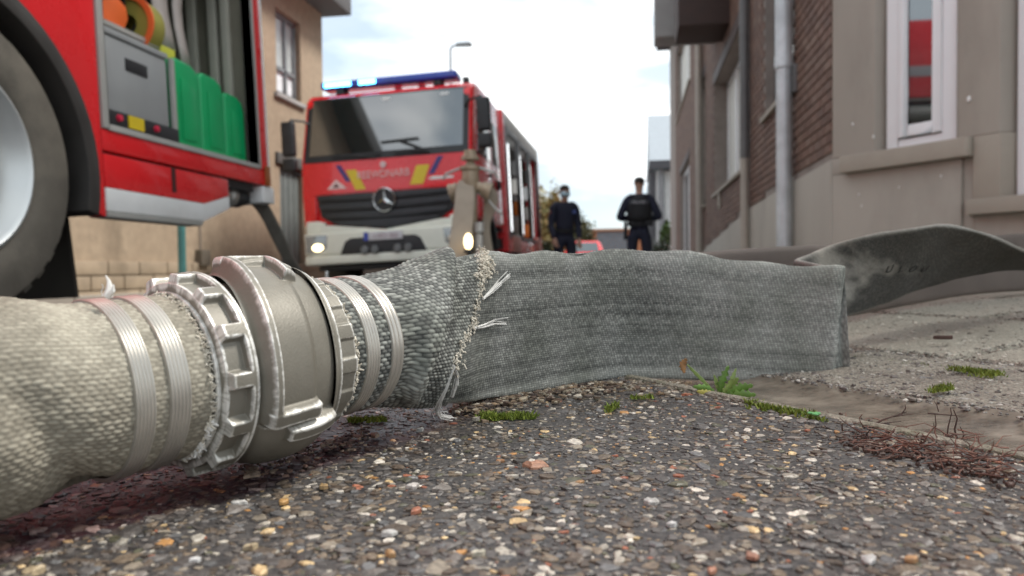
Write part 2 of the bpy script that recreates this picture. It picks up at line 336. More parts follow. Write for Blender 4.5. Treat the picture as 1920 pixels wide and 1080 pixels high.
# --- crushed stones set in the road: nobody could count them
def stone_mesh(name, x, y, z0, size, proud, cols, mat, parent=None, K=6, jit=0.42):
    n = len(x); ang = 2*pi*np.arange(K)/K; R = size[:, None]*(1+jit*(rng.random((n, K))*2-1)); el = 0.65+0.7*rng.random(n); rot = rng.random(n)*2*pi
    def ring(f, h, hj):
        lx = R*f*np.cos(ang); ly = R*f*np.sin(ang)*el[:, None]
        wx = lx*np.cos(rot)[:, None]-ly*np.sin(rot)[:, None]; wy = lx*np.sin(rot)[:, None]+ly*np.cos(rot)[:, None]
        hz = h[:, None]*(1+hj*(rng.random((n, K))-0.5))
        return np.stack([x[:, None]+wx, y[:, None]+wy, z0[:, None]+hz], -1)
    a = ring(1.0, -0.5*size, 0); b = ring(1.0, proud*0.45, 0.8); c = ring(0.66, proud, 0.6)
    tilt = (rng.random((n, 2))-0.5)*0.35
    top = np.stack([x, y, z0+proud*1.05], -1)[:, None]
    V = np.concatenate([a, b, c, top], 1)
    d = V-np.stack([x, y, z0], -1)[:, None]; V[:, K:, 2] += d[:, K:, 0]*tilt[:, :1]+d[:, K:, 1]*tilt[:, 1:]
    j = np.arange(K); k = (j+1) % K
    q = np.concatenate([np.stack([j, k, K+k, K+j], -1), np.stack([K+j, K+k, 2*K+k, 2*K+j], -1)]); t = np.stack([2*K+j, 2*K+k, np.full(K, 3*K)], -1)
    base = (np.arange(n)*(3*K+1))[:, None, None]
    return np_mesh(name, V, (base+q[None]).reshape(-1, 4), mat, parent, smooth=False, tris=(base+t[None]).reshape(-1, 3), cols=np.repeat(cols, 3*K+1, 0))
def stone_mat(name, rough0, rough1):
    m, t, b = newmat(name)
    at = nd(t, 'ShaderNodeAttribute', attribute_name='col'); tc = nd(t, 'ShaderNodeTexCoord')
    n = nd(t, 'ShaderNodeTexNoise'); n.inputs['Scale'].default_value = 420; n.inputs['Detail'].default_value = 5; L(t, tc.outputs['Object'], n.inputs['Vector'])
    r = nd(t, 'ShaderNodeValToRGB'); r.color_ramp.elements[0].position = 0.25; r.color_ramp.elements[1].position = 0.7; r.color_ramp.elements[0].color = (0.45, 0.43, 0.42, 1); r.color_ramp.elements[1].color = (1.1, 1.1, 1.1, 1); L(t, n.outputs['Fac'], r.inputs[0])
    x = nd(t, 'ShaderNodeMix', data_type='RGBA', blend_type='MULTIPLY'); x.inputs[0].default_value = 1; L(t, at.outputs['Color'], x.inputs[6]); L(t, r.outputs[0], x.inputs[7]); L(t, x.outputs[2], b.inputs['Base Color'])
    mr = nd(t, 'ShaderNodeMapRange'); mr.inputs[3].default_value = rough0; mr.inputs[4].default_value = rough1; L(t, n.outputs['Fac'], mr.inputs[0]); L(t, mr.outputs[0], b.inputs['Roughness'])
    bp = nd(t, 'ShaderNodeBump'); bp.inputs['Strength'].default_value = 0.35; bp.inputs['Distance'].default_value = 0.001; L(t, n.outputs['Fac'], bp.inputs['Height']); L(t, bp.outputs[0], b.inputs['Normal'])
    return m
PAL = np.array([(0.075, 0.07, 0.07), (0.11, 0.105, 0.105), (0.15, 0.14, 0.135), (0.12, 0.125, 0.135), (0.10, 0.08, 0.065), (0.16, 0.13, 0.10), (0.24, 0.215, 0.18), (0.40, 0.385, 0.35), (0.62, 0.60, 0.56), (0.42, 0.23, 0.09), (0.30, 0.12, 0.075), (0.55, 0.42, 0.24), (0.11, 0.11, 0.075)])
PAL[:6] *= 1.0; PAL[8] *= 0.85; PAL[12] *= 0.8
PW = np.array([15, 16, 13, 9, 15, 12, 8, 5.0, 3.2, 0.8, 1.2, 2.2, 3.0]); PW = PW/PW.sum()
def road_stones():
    n = 110000
    dist = 0.2+1.5*rng.random(n)**1.25; lat = (rng.random(n)*2-1)*(0.85*dist+0.03)
    x = dist*(-sin(yaw))+lat*cos(yaw); y = dist*cos(yaw)+lat*sin(yaw)
    nn = x*N2[0]+y*N2[1]; ok = (nn < 0.452); x, y = x[ok], y[ok]
    n = len(x); size = np.clip(0.00125*np.exp(rng.normal(0, 0.50, n)), 0.0006, 0.0036)
    big = rng.random(n) < 0.006; size[big] = 0.0034+0.0022*rng.random(big.sum())
    proud = size*(0.08+0.26*rng.random(n))
    ci = rng.choice(len(PAL), n, p=PW); small = size > 0.0032; 
    cols = PAL[ci]*(0.75+0.5*rng.random((n, 1)))*np.array([1.16, 1.08, 0.98])
    st = red_patch(x, y)[:, None]; st = st*0.72; cols = cols*(1-st)+st*(cols*np.array([0.25, 0.10, 0.13])+np.array([0.014, 0.003, 0.006]))
    # keep stones from crowding each other: coarse hash grid, biggest first
    o = np.argsort(-size); key = {}; keep = []
    cs = 0.0016
    for i in o:
        r = size[i]; cx, cy = int(x[i]//cs), int(y[i]//cs); k = max(0, int(r*0.75/cs))
        if (cx, cy) in key: continue
        for a in range(-k, k+1):
            for b in range(-k, k+1): key[(cx+a, cy+b)] = 1
        keep.append(i)
    k = np.array(keep); k = k[rng.permutation(len(k))[:42000]]
    z = 0.0035*(fbm(x*14, y*14, 3)-0.47)+0.004*sstep(x*N2[0]+y*N2[1], 0.40, 0.445)-0.0008
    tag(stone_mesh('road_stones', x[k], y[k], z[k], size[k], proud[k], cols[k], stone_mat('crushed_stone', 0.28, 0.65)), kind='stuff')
    # the few large stones and flakes that one can point at
road_stones()
lg = [(1005, 876, 34, (0.50, 0.23, 0.12), 'flat'), (937, 866, 13, (0.45, 0.19, 0.04), ''), (1118, 886, 13, (0.48, 0.20, 0.06), ''), (780, 958, 15, (0.48, 0.14, 0.05), ''), (533, 941, 15, (0.55, 0.28, 0.05), ''), (733, 1038, 20, (0.55, 0.30, 0.10), ''), (775, 912, 15, (0.66, 0.60, 0.54), ''), (449, 944, 18, (0.68, 0.65, 0.60), ''), (62, 1072, 26, (0.60, 0.45, 0.25), ''), (728, 1000, 16, (0.72, 0.70, 0.66), ''), (1222, 941, 22, (0.55, 0.52, 0.48), ''), (1088, 905, 12, (0.45, 0.24, 0.08), ''), (1410, 1043, 17, (0.40, 0.16, 0.08), ''), (365, 1050, 15, (0.72, 0.70, 0.67), ''), (1258, 983, 13, (0.70, 0.69, 0.66), ''), (786, 806, 12, (0.42, 0.42, 0.40), ''), (1335, 1070, 15, (0.5, 0.2, 0.1), ''), (897, 1038, 19, (0.60, 0.55, 0.42), ''), (470, 1025, 18, (0.55, 0.42, 0.24), ''), (606, 912, 14, (0.42, 0.25, 0.08), ''), (1630, 1050, 18, (0.62, 0.60, 0.57), ''), (1708, 1050, 17, (0.52, 0.26, 0.08), '')]
lx = np.array([gnd(a, b)[0] for a, b, *_ in lg]); ly = np.array([gnd(a, b)[1] for a, b, *_ in lg]); dd = np.array([proj(gnd(a, b))[2] for a, b, *_ in lg])
lsz = np.array([g[2] for g in lg])*dd/F*0.66
tag(stone_mesh('embedded_pebbles', lx, ly, np.full(len(lg), 0.0004), lsz, lsz*0.35, np.array([g[3] for g in lg])*0.72+0.05, MC.setdefault('pebble', stone_mat('pebble', 0.35, 0.7)), K=9, jit=0.32), kind='stuff')

def straw(n, pl, wy, sc, pal, name):
    P = np.array([[np.interp(u, np.linspace(0, 1, len(pl)), [a for a, b in pl]), np.interp(u, np.linspace(0, 1, len(pl)), [b for a, b in pl])+abs(rng.normal(0, wy))] for u in rng.random(n)])
    Q = np.array([gnd(a, b) for a, b in P]); s_ = sc*np.exp(rng.normal(0, 0.4, n)); pal = np.array(pal)
    tag(stone_mesh(name, Q[:, 0], Q[:, 1], 0.0015+0.0015*rng.random(n), s_, s_*0.18, pal[rng.integers(0, len(pal), n)]*(0.7+0.6*rng.random((n, 1))), stone_mat(name, 0.6, 0.9), K=6, jit=0.6), kind='stuff')
straw(900, [(850, 762), (960, 742), (1080, 722), (1180, 716), (1290, 718)], 13, 0.0017, [(0.30, 0.25, 0.18), (0.16, 0.11, 0.07), (0.10, 0.06, 0.04), (0.42, 0.37, 0.30), (0.07, 0.05, 0.04), (0.22, 0.15, 0.09)], 'brown_debris')
straw(260, [(1165, 713), (1220, 718), (1290, 733)], 5, 0.0020, [(0.12, 0.085, 0.06), (0.20, 0.16, 0.12), (0.07, 0.05, 0.04)], 'edge_dirt')
straw(160, [(450, 880), (620, 830), (700, 800)], 16, 0.0015, [(0.05, 0.02, 0.02), (0.14, 0.08, 0.06), (0.25, 0.18, 0.13)], 'dark_debris')
# --- gutter: a shallow wet channel of smooth concrete
def gutter_mat():
    m, t, b = newmat('wet_gutter_concrete'); tc = nd(t, 'ShaderNodeTexCoord'); mp = nd(t, 'ShaderNodeMapping')
    mp.inputs['Rotation'].default_value = (0, 0, radians(52.8)); mp.inputs['Scale'].default_value = (20, 30, 20); L(t, tc.outputs['Object'], mp.inputs['Vector'])
    n = nd(t, 'ShaderNodeTexNoise'); n.inputs['Scale'].default_value = 1.6; n.inputs['Detail'].default_value = 8; n.inputs['Roughness'].default_value = 0.62; L(t, mp.outputs[0], n.inputs['Vector'])
    r = nd(t, 'ShaderNodeValToRGB'); e = r.color_ramp.elements; e[0].position = 0.32; e[0].color = (0.080, 0.064, 0.048, 1); e[1].position = 0.72; e[1].color = (0.27, 0.23, 0.18, 1); x = e.new(0.5); x.color = (0.155, 0.128, 0.10, 1)
    L(t, n.outputs['Fac'], r.inputs[0]); L(t, r.outputs[0], b.inputs['Base Color']); b.inputs['Roughness'].default_value = 0.16
    bp = nd(t, 'ShaderNodeBump'); bp.inputs['Strength'].default_value = 0.4; bp.inputs['Distance'].default_value = 0.003; L(t, n.outputs['Fac'], bp.inputs['Height']); L(t, bp.outputs[0], b.inputs['Normal'])
    return m
gm = np.linspace(-1.22, 1.4, 300); gn = np.linspace(0.449, 0.602, 48); A, B = np.meshgrid(gm, gn, indexing='ij'); q = (B-0.527)/0.075
GZ = -0.011+0.012*np.clip(np.abs(q), 0, 1)**2.2+0.0028*(fbm(A*24, B*45, 8)-0.47)+0.002*sstep(B, 0.475, 0.452)
tag(np_mesh('gutter', np.stack([A*E2[0]+B*N2[0], A*E2[1]+B*N2[1], GZ], -1), grid_quads(*A.shape, False), gutter_mat()), kind='structure')

# --- right-hand pavement: bed, edging row and slabs (each slab a part)
CONC = M('pavement_concrete', (0.44, 0.40, 0.325), 0.85, var=0.4, scale=330, bump=0.9, bscale=420, dirt=(0.27, 0.235, 0.185), dscale=9, damt=0.6)
EDGEC = M('edging_concrete', (0.30, 0.265, 0.215), 0.8, var=0.45, scale=260, bump=1.0, bscale=300, dirt=(0.13, 0.105, 0.085), dscale=14, damt=0.8)
BED = M('joint_soil', (0.05, 0.045, 0.03), 0.95, var=0.3, scale=60, bump=0.5)
bx_ = np.linspace(-0.28, 1.42, 18); byy = np.linspace(1.35, 29.8, 60); A, B = np.meshgrid(bx_, byy, indexing='ij')
pav = np_mesh('pavement', np.stack([A, B, PVZ(A, B)-0.016], -1), grid_quads(*A.shape, False), EDGEC); tag(pav, kind='structure')
bn = np.concatenate([[0.58, 0.62, 0.7, 0.81], np.linspace(0.9, 4.6, 24)]); bmv = np.linspace(-1.2, 3, 30); A, B = np.meshgrid(bmv, bn, indexing='ij'); XX, YY = A*E2[0]+B*N2[0], A*E2[1]+B*N2[1]
np_mesh('joint_bed', np.stack([XX, YY, PVZ(XX, YY)-0.0125+np.where(B < 0.64, -0.013, 0)], -1), grid_quads(*A.shape, False), BED, pav)
for k in range(28):
    y0 = 1.36+k; A, B = np.meshgrid(np.linspace(-0.45, -0.285, 5), np.linspace(y0+0.005, y0+0.995, 4), indexing='ij'); u_ = (A+0.3675)/0.0825
    o = np_mesh('gutter_stone', np.stack([A, B, G(A, B)+0.002+0.012*np.abs(u_)**2], -1), grid_quads(*A.shape, False), EDGEC, pav); o.modifiers.new('s', 'SOLIDIFY').thickness = 0.05
def slab(m0, m1, n0, n1, mat, name, rough=0.0012, res=0.012, g=0.008):
    m0 += g; m1 -= g; n0 += 1.5*g; n1 -= 1.5*g
    a = np.unique(np.concatenate([[m0, m0+0.003, m0+0.008], np.arange(m0+0.012, m1-0.011, res), [m1-0.008, m1-0.003, m1]])); b = np.unique(np.concatenate([[n0, n0+0.003, n0+0.008], np.arange(n0+0.012, n1-0.011, res), [n1-0.008, n1-0.003, n1]]))
    A, B = np.meshgrid(a, b, indexing='ij'); ed = np.minimum(np.minimum(A-m0, m1-A), np.minimum(B-n0, n1-B))
    z = np.where(B < 0.81, 0.001+0.011*sstep(B, 0.592, 0.78), PVZ(A*E2[0]+B*N2[0], A*E2[1]+B*N2[1])); z = z-0.0035*(1-sstep(ed, 0, 0.008))+rough*(fbm(A*60, B*60, 21)-0.47)*2
    z = z-np.where(ed <= 1e-6, 0.012, 0)
    return np_mesh(name, np.stack([A*E2[0]+B*N2[0], A*E2[1]+B*N2[1], z], -1), grid_quads(*A.shape, False), mat, pav)
jm = float(np.dot(np.array([0.336, 0.885]), E2))
for k in range(-2, 3): slab(jm-0.10+k*0.42, jm-0.10+(k+1)*0.42, 0.594, 0.81, EDGEC, 'edging_slab', 0.002, 0.006 if k in (-1, 0) else 0.02)
for r in range(11):
    for k in range(-16, 5):
        o = 0 if r == 0 else (0.2 if r % 2 else 0); c_ = mn(jm+o+(k+0.5)*0.40, 1.01+r*0.40)
        if c_[0] < -0.08 or (c_[0] > 1.18 and c_[1] > 5.4) or (c_[0]-1.4)*-0.797+(c_[1]-5.67)*-0.605 < 0.22: continue
        slab(jm+o+k*0.40, jm+o+(k+1)*0.40, 0.81+r*0.40, 1.21+r*0.40, CONC, 'paving_slab', 0.001, 0.006 if r == 0 and k in (-2, -1, 0) else (0.03 if r < 4 else 0.08))
# fine grit standing proud of the slab faces
def grit(n, n0, n1, mr, sz, pal, zf, seed, name):
    m = mr[0]+(mr[1]-mr[0])*rng.random(n); b = n0+(n1-n0)*rng.random(n); x = m*E2[0]+b*N2[0]; y = m*E2[1]+b*N2[1]
    s = np.clip(sz*np.exp(rng.normal(0, 0.4, n)), sz*0.4, sz*2.6); pal = np.array(pal)
    c = pal[rng.integers(0, len(pal), n)]*(0.7+0.6*rng.random((n, 1)))
    o = stone_mesh(name, x, y, zf(b)-0.0003, s, s*(0.15+0.35*rng.random(n)), c, MC['grit'], pav, K=5); tag(o, kind='stuff')
MC['grit'] = stone_mat('grit', 0.5, 0.9)
grit(9000, 0.585, 0.805, (-0.75, 0.6), 0.0013, [(0.20, 0.175, 0.15), (0.30, 0.27, 0.23), (0.12, 0.10, 0.09), (0.45, 0.42, 0.37), (0.16, 0.15, 0.14)], lambda b: 0.001+0.011*sstep(b, 0.592, 0.78), 1, 'edging_grit')
grit(12000, 0.815, 1.6, (-1.0, 0.45), 0.0014, [(0.36, 0.33, 0.27), (0.24, 0.22, 0.18), (0.48, 0.44, 0.36), (0.13, 0.11, 0.09), (0.62, 0.58, 0.50)], lambda b: Gp(b), 2, 'slab_grit')

lm = np.linspace(-1.0, 0.75, 420); lu = np.linspace(0, 1, 9); A, B = np.meshgrid(lm, lu, indexing='ij')
wl_ = 0.013+0.007*(fbm(A*40, A*0, 71)-0.47); NNl = 0.453+1.35*wl_*B+0.002*(fbm(A*90, B, 72)-0.47); ZZl = 0.0026*np.sin(pi*np.clip(B*0.96+0.04, 0, 1))**0.6+0.0012*(fbm(A*200, B*4, 73)-0.47)+0.0026-0.014*(B > 0.99)-0.008*(B < 0.01)
tag(np_mesh('gutter_lip', np.stack([A*E2[0]+NNl*N2[0], A*E2[1]+NNl*N2[1], ZZl], -1), grid_quads(*A.shape, False), M('lip_concrete', (0.24, 0.21, 0.165), 0.85, var=0.4, scale=200, bump=0.8, bscale=300, dirt=(0.09, 0.085, 0.035), dscale=35, damt=0.9)), kind='structure')
k_ = 900; m_r = -0.9+1.5*rng.random(k_); n_r = 0.445+0.014*rng.random(k_); s_r = 0.0014*np.exp(rng.normal(0, 0.4, k_))
tag(stone_mesh('joint_grit', m_r*E2[0]+n_r*N2[0], m_r*E2[1]+n_r*N2[1], np.full(k_, 0.0030), s_r, s_r*0.5, np.array([(0.09, 0.065, 0.045), (0.16, 0.13, 0.10), (0.06, 0.055, 0.03), (0.24, 0.21, 0.17)])[rng.integers(0, 4, k_)], MC['grit'], K=5, jit=0.5), kind='stuff')
# --- left-hand pavement and kerb in front of the tan house
kb = MB()
for k in range(24):
    y0 = 2.0+k; z = float(G(-5.0, y0+0.5)); kb = MB().box(-5.12, -4.98, y0+0.006, y0+0.994, z-0.2, z+0.12)
    if k == 0: kerb = tag(kb.build('kerb', STONE, bevel=0.012), kind='structure')
    else: kb.build('kerb_stone', STONE, kerb, bevel=0.012)
px_ = np.linspace(-8, -5.125, 8); py_ = np.linspace(0, 40, 40); A, B = np.meshgrid(px_, py_, indexing='ij')
tag(np_mesh('left_pavement', np.stack([A, B, G(-5.0, B)+0.10+A*0], -1), grid_quads(*A.shape, False), CONC), kind='structure')

# ================================================================== BUILDINGS
def wall_cells(mb, y0, y1, z0, z1, holes, x0, x1):
    ys = sorted({y0, y1, *[h[0] for h in holes], *[h[1] for h in holes]}); zs = sorted({z0, z1, *[h[2] for h in holes], *[h[3] for h in holes]})
    for a, b in zip(ys, ys[1:]):
        for c, d in zip(zs, zs[1:]):
            if not any(h[0] <= a and b <= h[1] and h[2] <= c and d <= h[3] for h in holes): mb.box(x0, x1, a, b, c, d)
    return mb
XW = 1.40; YC = 5.67
house = thing('brick_house', 'brown brick corner house with beige rendered ground floor and three drainpipes', 'house', (0, 0, 0))
holes = [(9.98, 13.6, 1.38, 3.30), (19.3, 25.0, 4.82, 7.0), (19.6, 23.4, -0.6, 2.92), (7.02, 8.45, 1.72, 4.2), (15.2, 16.4, 1.35, 3.9)]
wall = wall_cells(MB(), YC, 29.9, -0.8, 8.6, holes, XW+0.006, XW+0.30).build('wall', MORTAR, house)
PL = [(5.67, 0.867), (8.0, 0.845), (9.8, 0.81), (12, 0.665), (14.9, 0.49), (18, 0.30), (29.9, 0.0)]
def plz(y): return float(np.interp(y, [p[0] for p in PL], [p[1] for p in PL]))
MB().prism([(5.67, -0.8)]+PL+[(29.9, -0.8)], 'x', XW-0.012, XW+0.004).build('plinth', RENDER, house, bevel=0.006)
bm_ = MB().box(-0.010, 0.010, -0.0945, 0.0945, -0.0325, 0.0325); proto_me = None
rest = MB(); cnt = 0; spots = []
for r in range(0, 100):
    z = 0.04+r*0.0765
    for c in range(0, 118):
        y = YC+0.105+c*0.2065-(0.103 if r % 2 else 0)
        if y < YC+0.09:
            if c == 0 and z-0.04 > plz(YC)+0.005 and z < 4.5: rest.box(XW-0.006, XW+0.012, YC+0.004, YC+0.0965, z-0.0325, z+0.0325)
            continue
        if z-0.04 < plz(y)+0.005 or z < -0.2: continue
        if any(h[0]-0.05 < y < h[1]+0.05 and h[2]-0.03 < z < h[3]+0.03 for h in holes): continue
        q = proj((XW, y, z))
        if q[1] < -60: continue
        spots.append((y, z))
spots.sort(key=lambda s: s[0]+0.15*s[1])
for i, (y, z) in enumerate(spots):
    dx = random.uniform(-0.0015, 0.0015)
    if i < 298:
        if proto_me is None:
            o = bm_.build('brick', BRICKM, wall, bevel=0.003, seg=1, smooth=False); proto_me = o.data
        else: o = link('brick', proto_me, None, wall)
        o.location = (XW+0.006+dx-0.002, y, z); o.rotation_euler = (0, 0, random.uniform(-0.006, 0.006))
    elif y < 26: rest.box(XW-0.006+dx, XW+0.012+dx, y-0.0945, y+0.0945, z-0.0325, z+0.0325)
tag(rest.build('brickwork', BRICKM, wall), kind='stuff')
# windows along the street face
def street_window(y0, y1, z0, z1, depth=0.16, mull=1, frame=PVC, glass=GLASS, lintel=True, curtain=False):
    f = MB(); x = XW+depth; w = 0.07
    f.box(x, x+0.06, y0, y1, z0, z0+w).box(x, x+0.06, y0, y1, z1-w, z1).box(x, x+0.06, y0, y0+w, z0+w, z1-w).box(x, x+0.06, y1-w, y1, z0+w, z1-w)
    for k in range(1, mull+1):
        yy = y0+(y1-y0)*k/(mull+1); f.box(x-0.01, x+0.05, yy-0.045, yy+0.045, z0+w, z1-w)
    fo = f.build('window', frame, house, bevel=0.006)
    MB().box(x+0.025, x+0.035, y0+w-0.01, y1-w+0.01, z0+w-0.01, z1-w+0.01).build('pane', CURTAIN if curtain else glass, fo)
    MB().prism([(XW-0.05, z0-0.06), (x, z0-0.06), (x, z0+0.012), (XW-0.05, z0-0.012)], 'y', y0-0.06, y1+0.06).build('sill', STONE, fo, bevel=0.006)
    if lintel: MB().box(XW-0.012, XW+0.02, y0-0.12, y1+0.12, z1+0.003, z1+0.20).build('lintel', STONE if False else DARKBROWN, fo, bevel=0.006)
    return fo
w1 = street_window(9.98, 13.6, 1.38, 3.30, 0.22, 2, curtain=True)
MB().box(XW-0.04, XW-0.014, 12.55, 12.75, 1.10, 1.31).prism([(XW-0.045, 1.10), (XW-0.014, 1.04), (XW-0.014, 1.10)], 'y', 12.55, 12.75).build('sill_bracket', STONE, w1)
street_window(19.3, 25.0, 4.82, 7.0, 0.14, 1, curtain=True)
street_window(7.02, 8.45, 1.72, 4.2, 0.10, 0, frame=PIPED)
street_window(15.2, 16.4, 1.35, 3.9, 0.12, 0, frame=BEIGEM)
f = MB(); 
for y0, y1 in ((19.6, 19.72), (21.4, 21.52), (23.28, 23.4)): f.box(XW+0.10, XW+0.16, y0, y1, -0.6, 2.92)
f.box(XW+0.10, XW+0.16, 19.72, 23.28, 2.82, 2.92)
dr = f.build('glazed_door', PVC, house, bevel=0.006); MB().box(XW+0.125, XW+0.135, 19.7, 23.3, -0.6, 2.85).build('pane', GLASS, dr)
MB().box(XW-0.02, XW+0.03, 19.4, 23.6, 2.925, 3.12).build('door_lintel', DARKBROWN, house, bevel=0.01)
# drainpipes
def ydepth(px, x, py=250):
    r = ray(px, py); return x/r[0]*r[1]
def pipe(px, rad, segs, brk, sock=()):
    x = XW-rad-0.025; y = ydepth(px, x)
    p = None
    for z0, z1, m, k in segs:
        o = MB().tube([(x, y, z0), (x, y, z1)], rad*k, 20).build('drainpipe', m, house, smooth=True)
        if p is None: p = o
    for z in brk: MB().lathe([(z-0.015, rad+0.001), (z-0.015, rad+0.009), (z+0.015, rad+0.009), (z+0.015, rad+0.001)], (x, y, 0), 'z', 20).box(x, XW+0.004, y-0.008, y+0.008, z-0.012, z+0.012).build('pipe_bracket', PIPED, p)
    for z in sock: MB().lathe([(z-0.05, rad+0.001), (z-0.05, rad+0.012), (z+0.05, rad+0.012), (z+0.05, rad+0.001)], (x, y, 0), 'z', 20).build('pipe_socket', ZINC, p, smooth=True)
pipe(1470, 0.068, [(-0.05, 1.9, ZINC, 0.97), (1.9, 8.5, ZINC, 1.10)], (3.6,), (1.9,))
pipe(1396, 0.050, [(-0.1, 1.42, PIPEB, 1.0), (1.42, 8.5, PIPED, 1.12)], (3.2,))
pipe(1311, 0.068, [(-0.3, 2.35, PIPEB, 1.0), (2.352, 8.5, PIPEB, 1.06)], (0.28, 4.65), ())
MB().box(1.365, 1.41, 6.80, 6.99, 1.62, 1.86).build('junction_box', PIPED, house, bevel=0.01)
# projecting bay and eaves high on the street face
by = 11.35
MB().box(0.66, XW, by, 12.3, 3.66, 8.6).build('upper_bay', DARKBROWN, house, bevel=0.01)
MB().box(0.36, XW, 12.9, 13.5, 3.98, 8.6).build('eaves_fascia', GREYFASCIA, house, bevel=0.01)
MB().box(XW+0.31, 9.0, YC+0.2, 29.9, -0.8, 8.6).build('house_core', RENDER, house)
MB().prism([(0.9, 8.62), (5.2, 11.5), (9.5, 8.62)], 'y', YC-0.5, 30.2).build('roof', M('dark_roof_tile', (0.07, 0.065, 0.07), 0.8, scale=20, bump=0.5), house)
# canted corner in beige render; local frame s along, o outward
CE = np.array([0.605, -0.797]); CO = np.array([-0.797, -0.605])
def fpt(base, e, o, s, z, d): return (base[0]+e[0]*s+o[0]*d, base[1]+e[1]*s+o[1]*d, z)
def fbox(mb, base, e, o, s0, s1, z0, z1, d0, d1):
    V = [fpt(base, e, o, s, z, d) for s in (s0, s1) for d in (d0, d1) for z in (z0, z1)]
    return mb.add(V, [(0, 1, 3, 2), (4, 6, 7, 5), (0, 4, 5, 1), (2, 3, 7, 6), (0, 2, 6, 4), (1, 5, 7, 3)])
def fprism(mb, base, e, o, P, z0, z1):
    n = len(P); V = [fpt(base, e, o, s, z0, d) for s, d in P]+[fpt(base, e, o, s, z1, d) for s, d in P]
    return mb.add(V, [tuple(range(n))[::-1], tuple(range(n, 2*n))]+[(i, (i+1) % n, n+(i+1) % n, n+i) for i in range(n)])
B1 = (XW, YC)
fbox(MB(), B1, CE, CO, 0, 0.925, -0.3, 0.755, -0.3, 0.0).build('corner_base', RENDER, house, bevel=0.008)
fprism(MB(), B1, CE, CO, [(0.11, -0.02), (1.0, -0.02), (1.0, 0.05), (0.985, 0.065), (0.11, 0.065)], 0.757, 0.872).build('corner_sill', STONE, house, bevel=0.008)
fprism(MB(), B1, CE, CO, [(0.0, 0.0), (0.34, 0.0), (0.40, -0.13), (0.40, -0.3), (0.0, -0.3)], 0.874, 8.6).build('corner_pier', RENDER, house, bevel=0.012)
fbox(MB(), B1, CE, CO, 0.0, 0.105, 0.757, 0.872, -0.3, 0.0).build('corner_block', RENDER, house, bevel=0.006)
fr = MB(); d0, d1 = -0.10, -0.035
fbox(fr, B1, CE, CO, 0.402, 0.49, 0.875, 4.5, d0-.05, d1); fbox(fr, B1, CE, CO, 0.79, 0.875, 0.875, 4.5, d0-.05, d1); fbox(fr, B1, CE, CO, 0.49, 0.79, 0.875, 0.935, d0-.05, d1)
wn = fr.build('corner_window', PVC, house, bevel=0.006)
fr = MB(); fbox(fr, B1, CE, CO, 0.495, 0.565, 0.945, 4.5, d0-.03, d1+0.02); fbox(fr, B1, CE, CO, 0.735, 0.785, 0.945, 4.5, d0-.03, d1+0.02); fbox(fr, B1, CE, CO, 0.565, 0.735, 0.945, 1.02, d0-.03, d1+0.02)
fr.build('sash', PVC, wn, bevel=0.006)
# glass turned a hair so that it mirrors the engine across the street, as in the photograph
gx0, gx1 = fpt(B1, CE, CO, 0.56, 0, d1+0.008), fpt(B1, CE, CO, 0.745, 0, d1-0.022)
MB().add([(gx0[0], gx0[1], 1.01), (gx1[0], gx1[1], 1.01), (gx1[0], gx1[1], 4.5), (gx0[0], gx0[1], 4.5)], [(0, 1, 2, 3)]).build('pane', GLASS, wn)
MB().add([fpt(B1, CE, CO, s, z, -0.2) for s, z in ((0.4, 0.87), (0.9, 0.87), (0.9, 4.5), (0.4, 4.5))], [(0, 1, 2, 3)]).build('dark_backing', BLACKP, wn)
B2 = fpt(B1, CE, CO, 0.925, 0, 0.0)[:2]; E2b = np.array([0.33, -0.944]); O2b = np.array([-0.944, -0.33])
fprism(MB(), B1, CE, CO, [(0.877, -0.3), (0.877, -0.03), (0.905, 0.0), (1.15, 0.0), (1.20, -0.10), (1.20, -0.3)], 0.874, 8.6).build('second_pier', RENDER, house, bevel=0.012)
fprism(MB(), B1, CE, CO, [(1.003, -0.3), (1.003, 0.012), (1.16, 0.012), (1.215, -0.09), (1.215, -0.3)], 0.50, 0.872).build('pier_block', STONE, house, bevel=0.008)
fbox(MB(), B1, CE, CO, 0.927, 1.0, -0.3, 0.756, -0.3, -0.022).build('return_strip', RENDER, house, bevel=0.006)
fprism(MB(), B1, CE, CO, [(0.965, -0.02), (1.7, -0.02), (1.7, 0.13), (0.985, 0.055)], 0.405, 0.497).build('lower_sill', STONE, house, bevel=0.008)
fbox(MB(), B1, CE, CO, 1.003, 1.75, -0.3, 0.404, -0.3, -0.012).build('lower_panel', RENDER, house, bevel=0.006)
fr = MB(); fbox(fr, B1, CE, CO, 1.217, 1.32, 0.50, 4.5, -0.13, -0.05); fbox(fr, B1, CE, CO, 1.32, 2.0, 0.50, 0.58, -0.13, -0.05); w2_ = fr.build('second_window', PVC, house, bevel=0.006)
MB().add([fpt(B1, CE, CO, s, z, -0.09) for s, z in ((1.31, 0.57), (2.0, 0.57), (2.0, 4.5), (1.31, 4.5))], [(0, 1, 2, 3)]).build('pane', GLASS, w2_)
fbox(MB(), B1, CE, CO, 1.752, 3.4, -0.3, 8.6, -0.3, 0.0).build('side_wall', RENDER, house)
fbox(MB(), B1, CE, CO, 0.402, 1.75, 4.505, 8.6, -0.3, -0.01).build('upper_wall', RENDER, house)
fprism(MB(), B1, CE, CO, [(0.02, -0.31), (3.3, -0.31), (6.5, -3.0), (4.2, -7.0)], -0.3, 8.55).build('corner_core', RENDER, house)
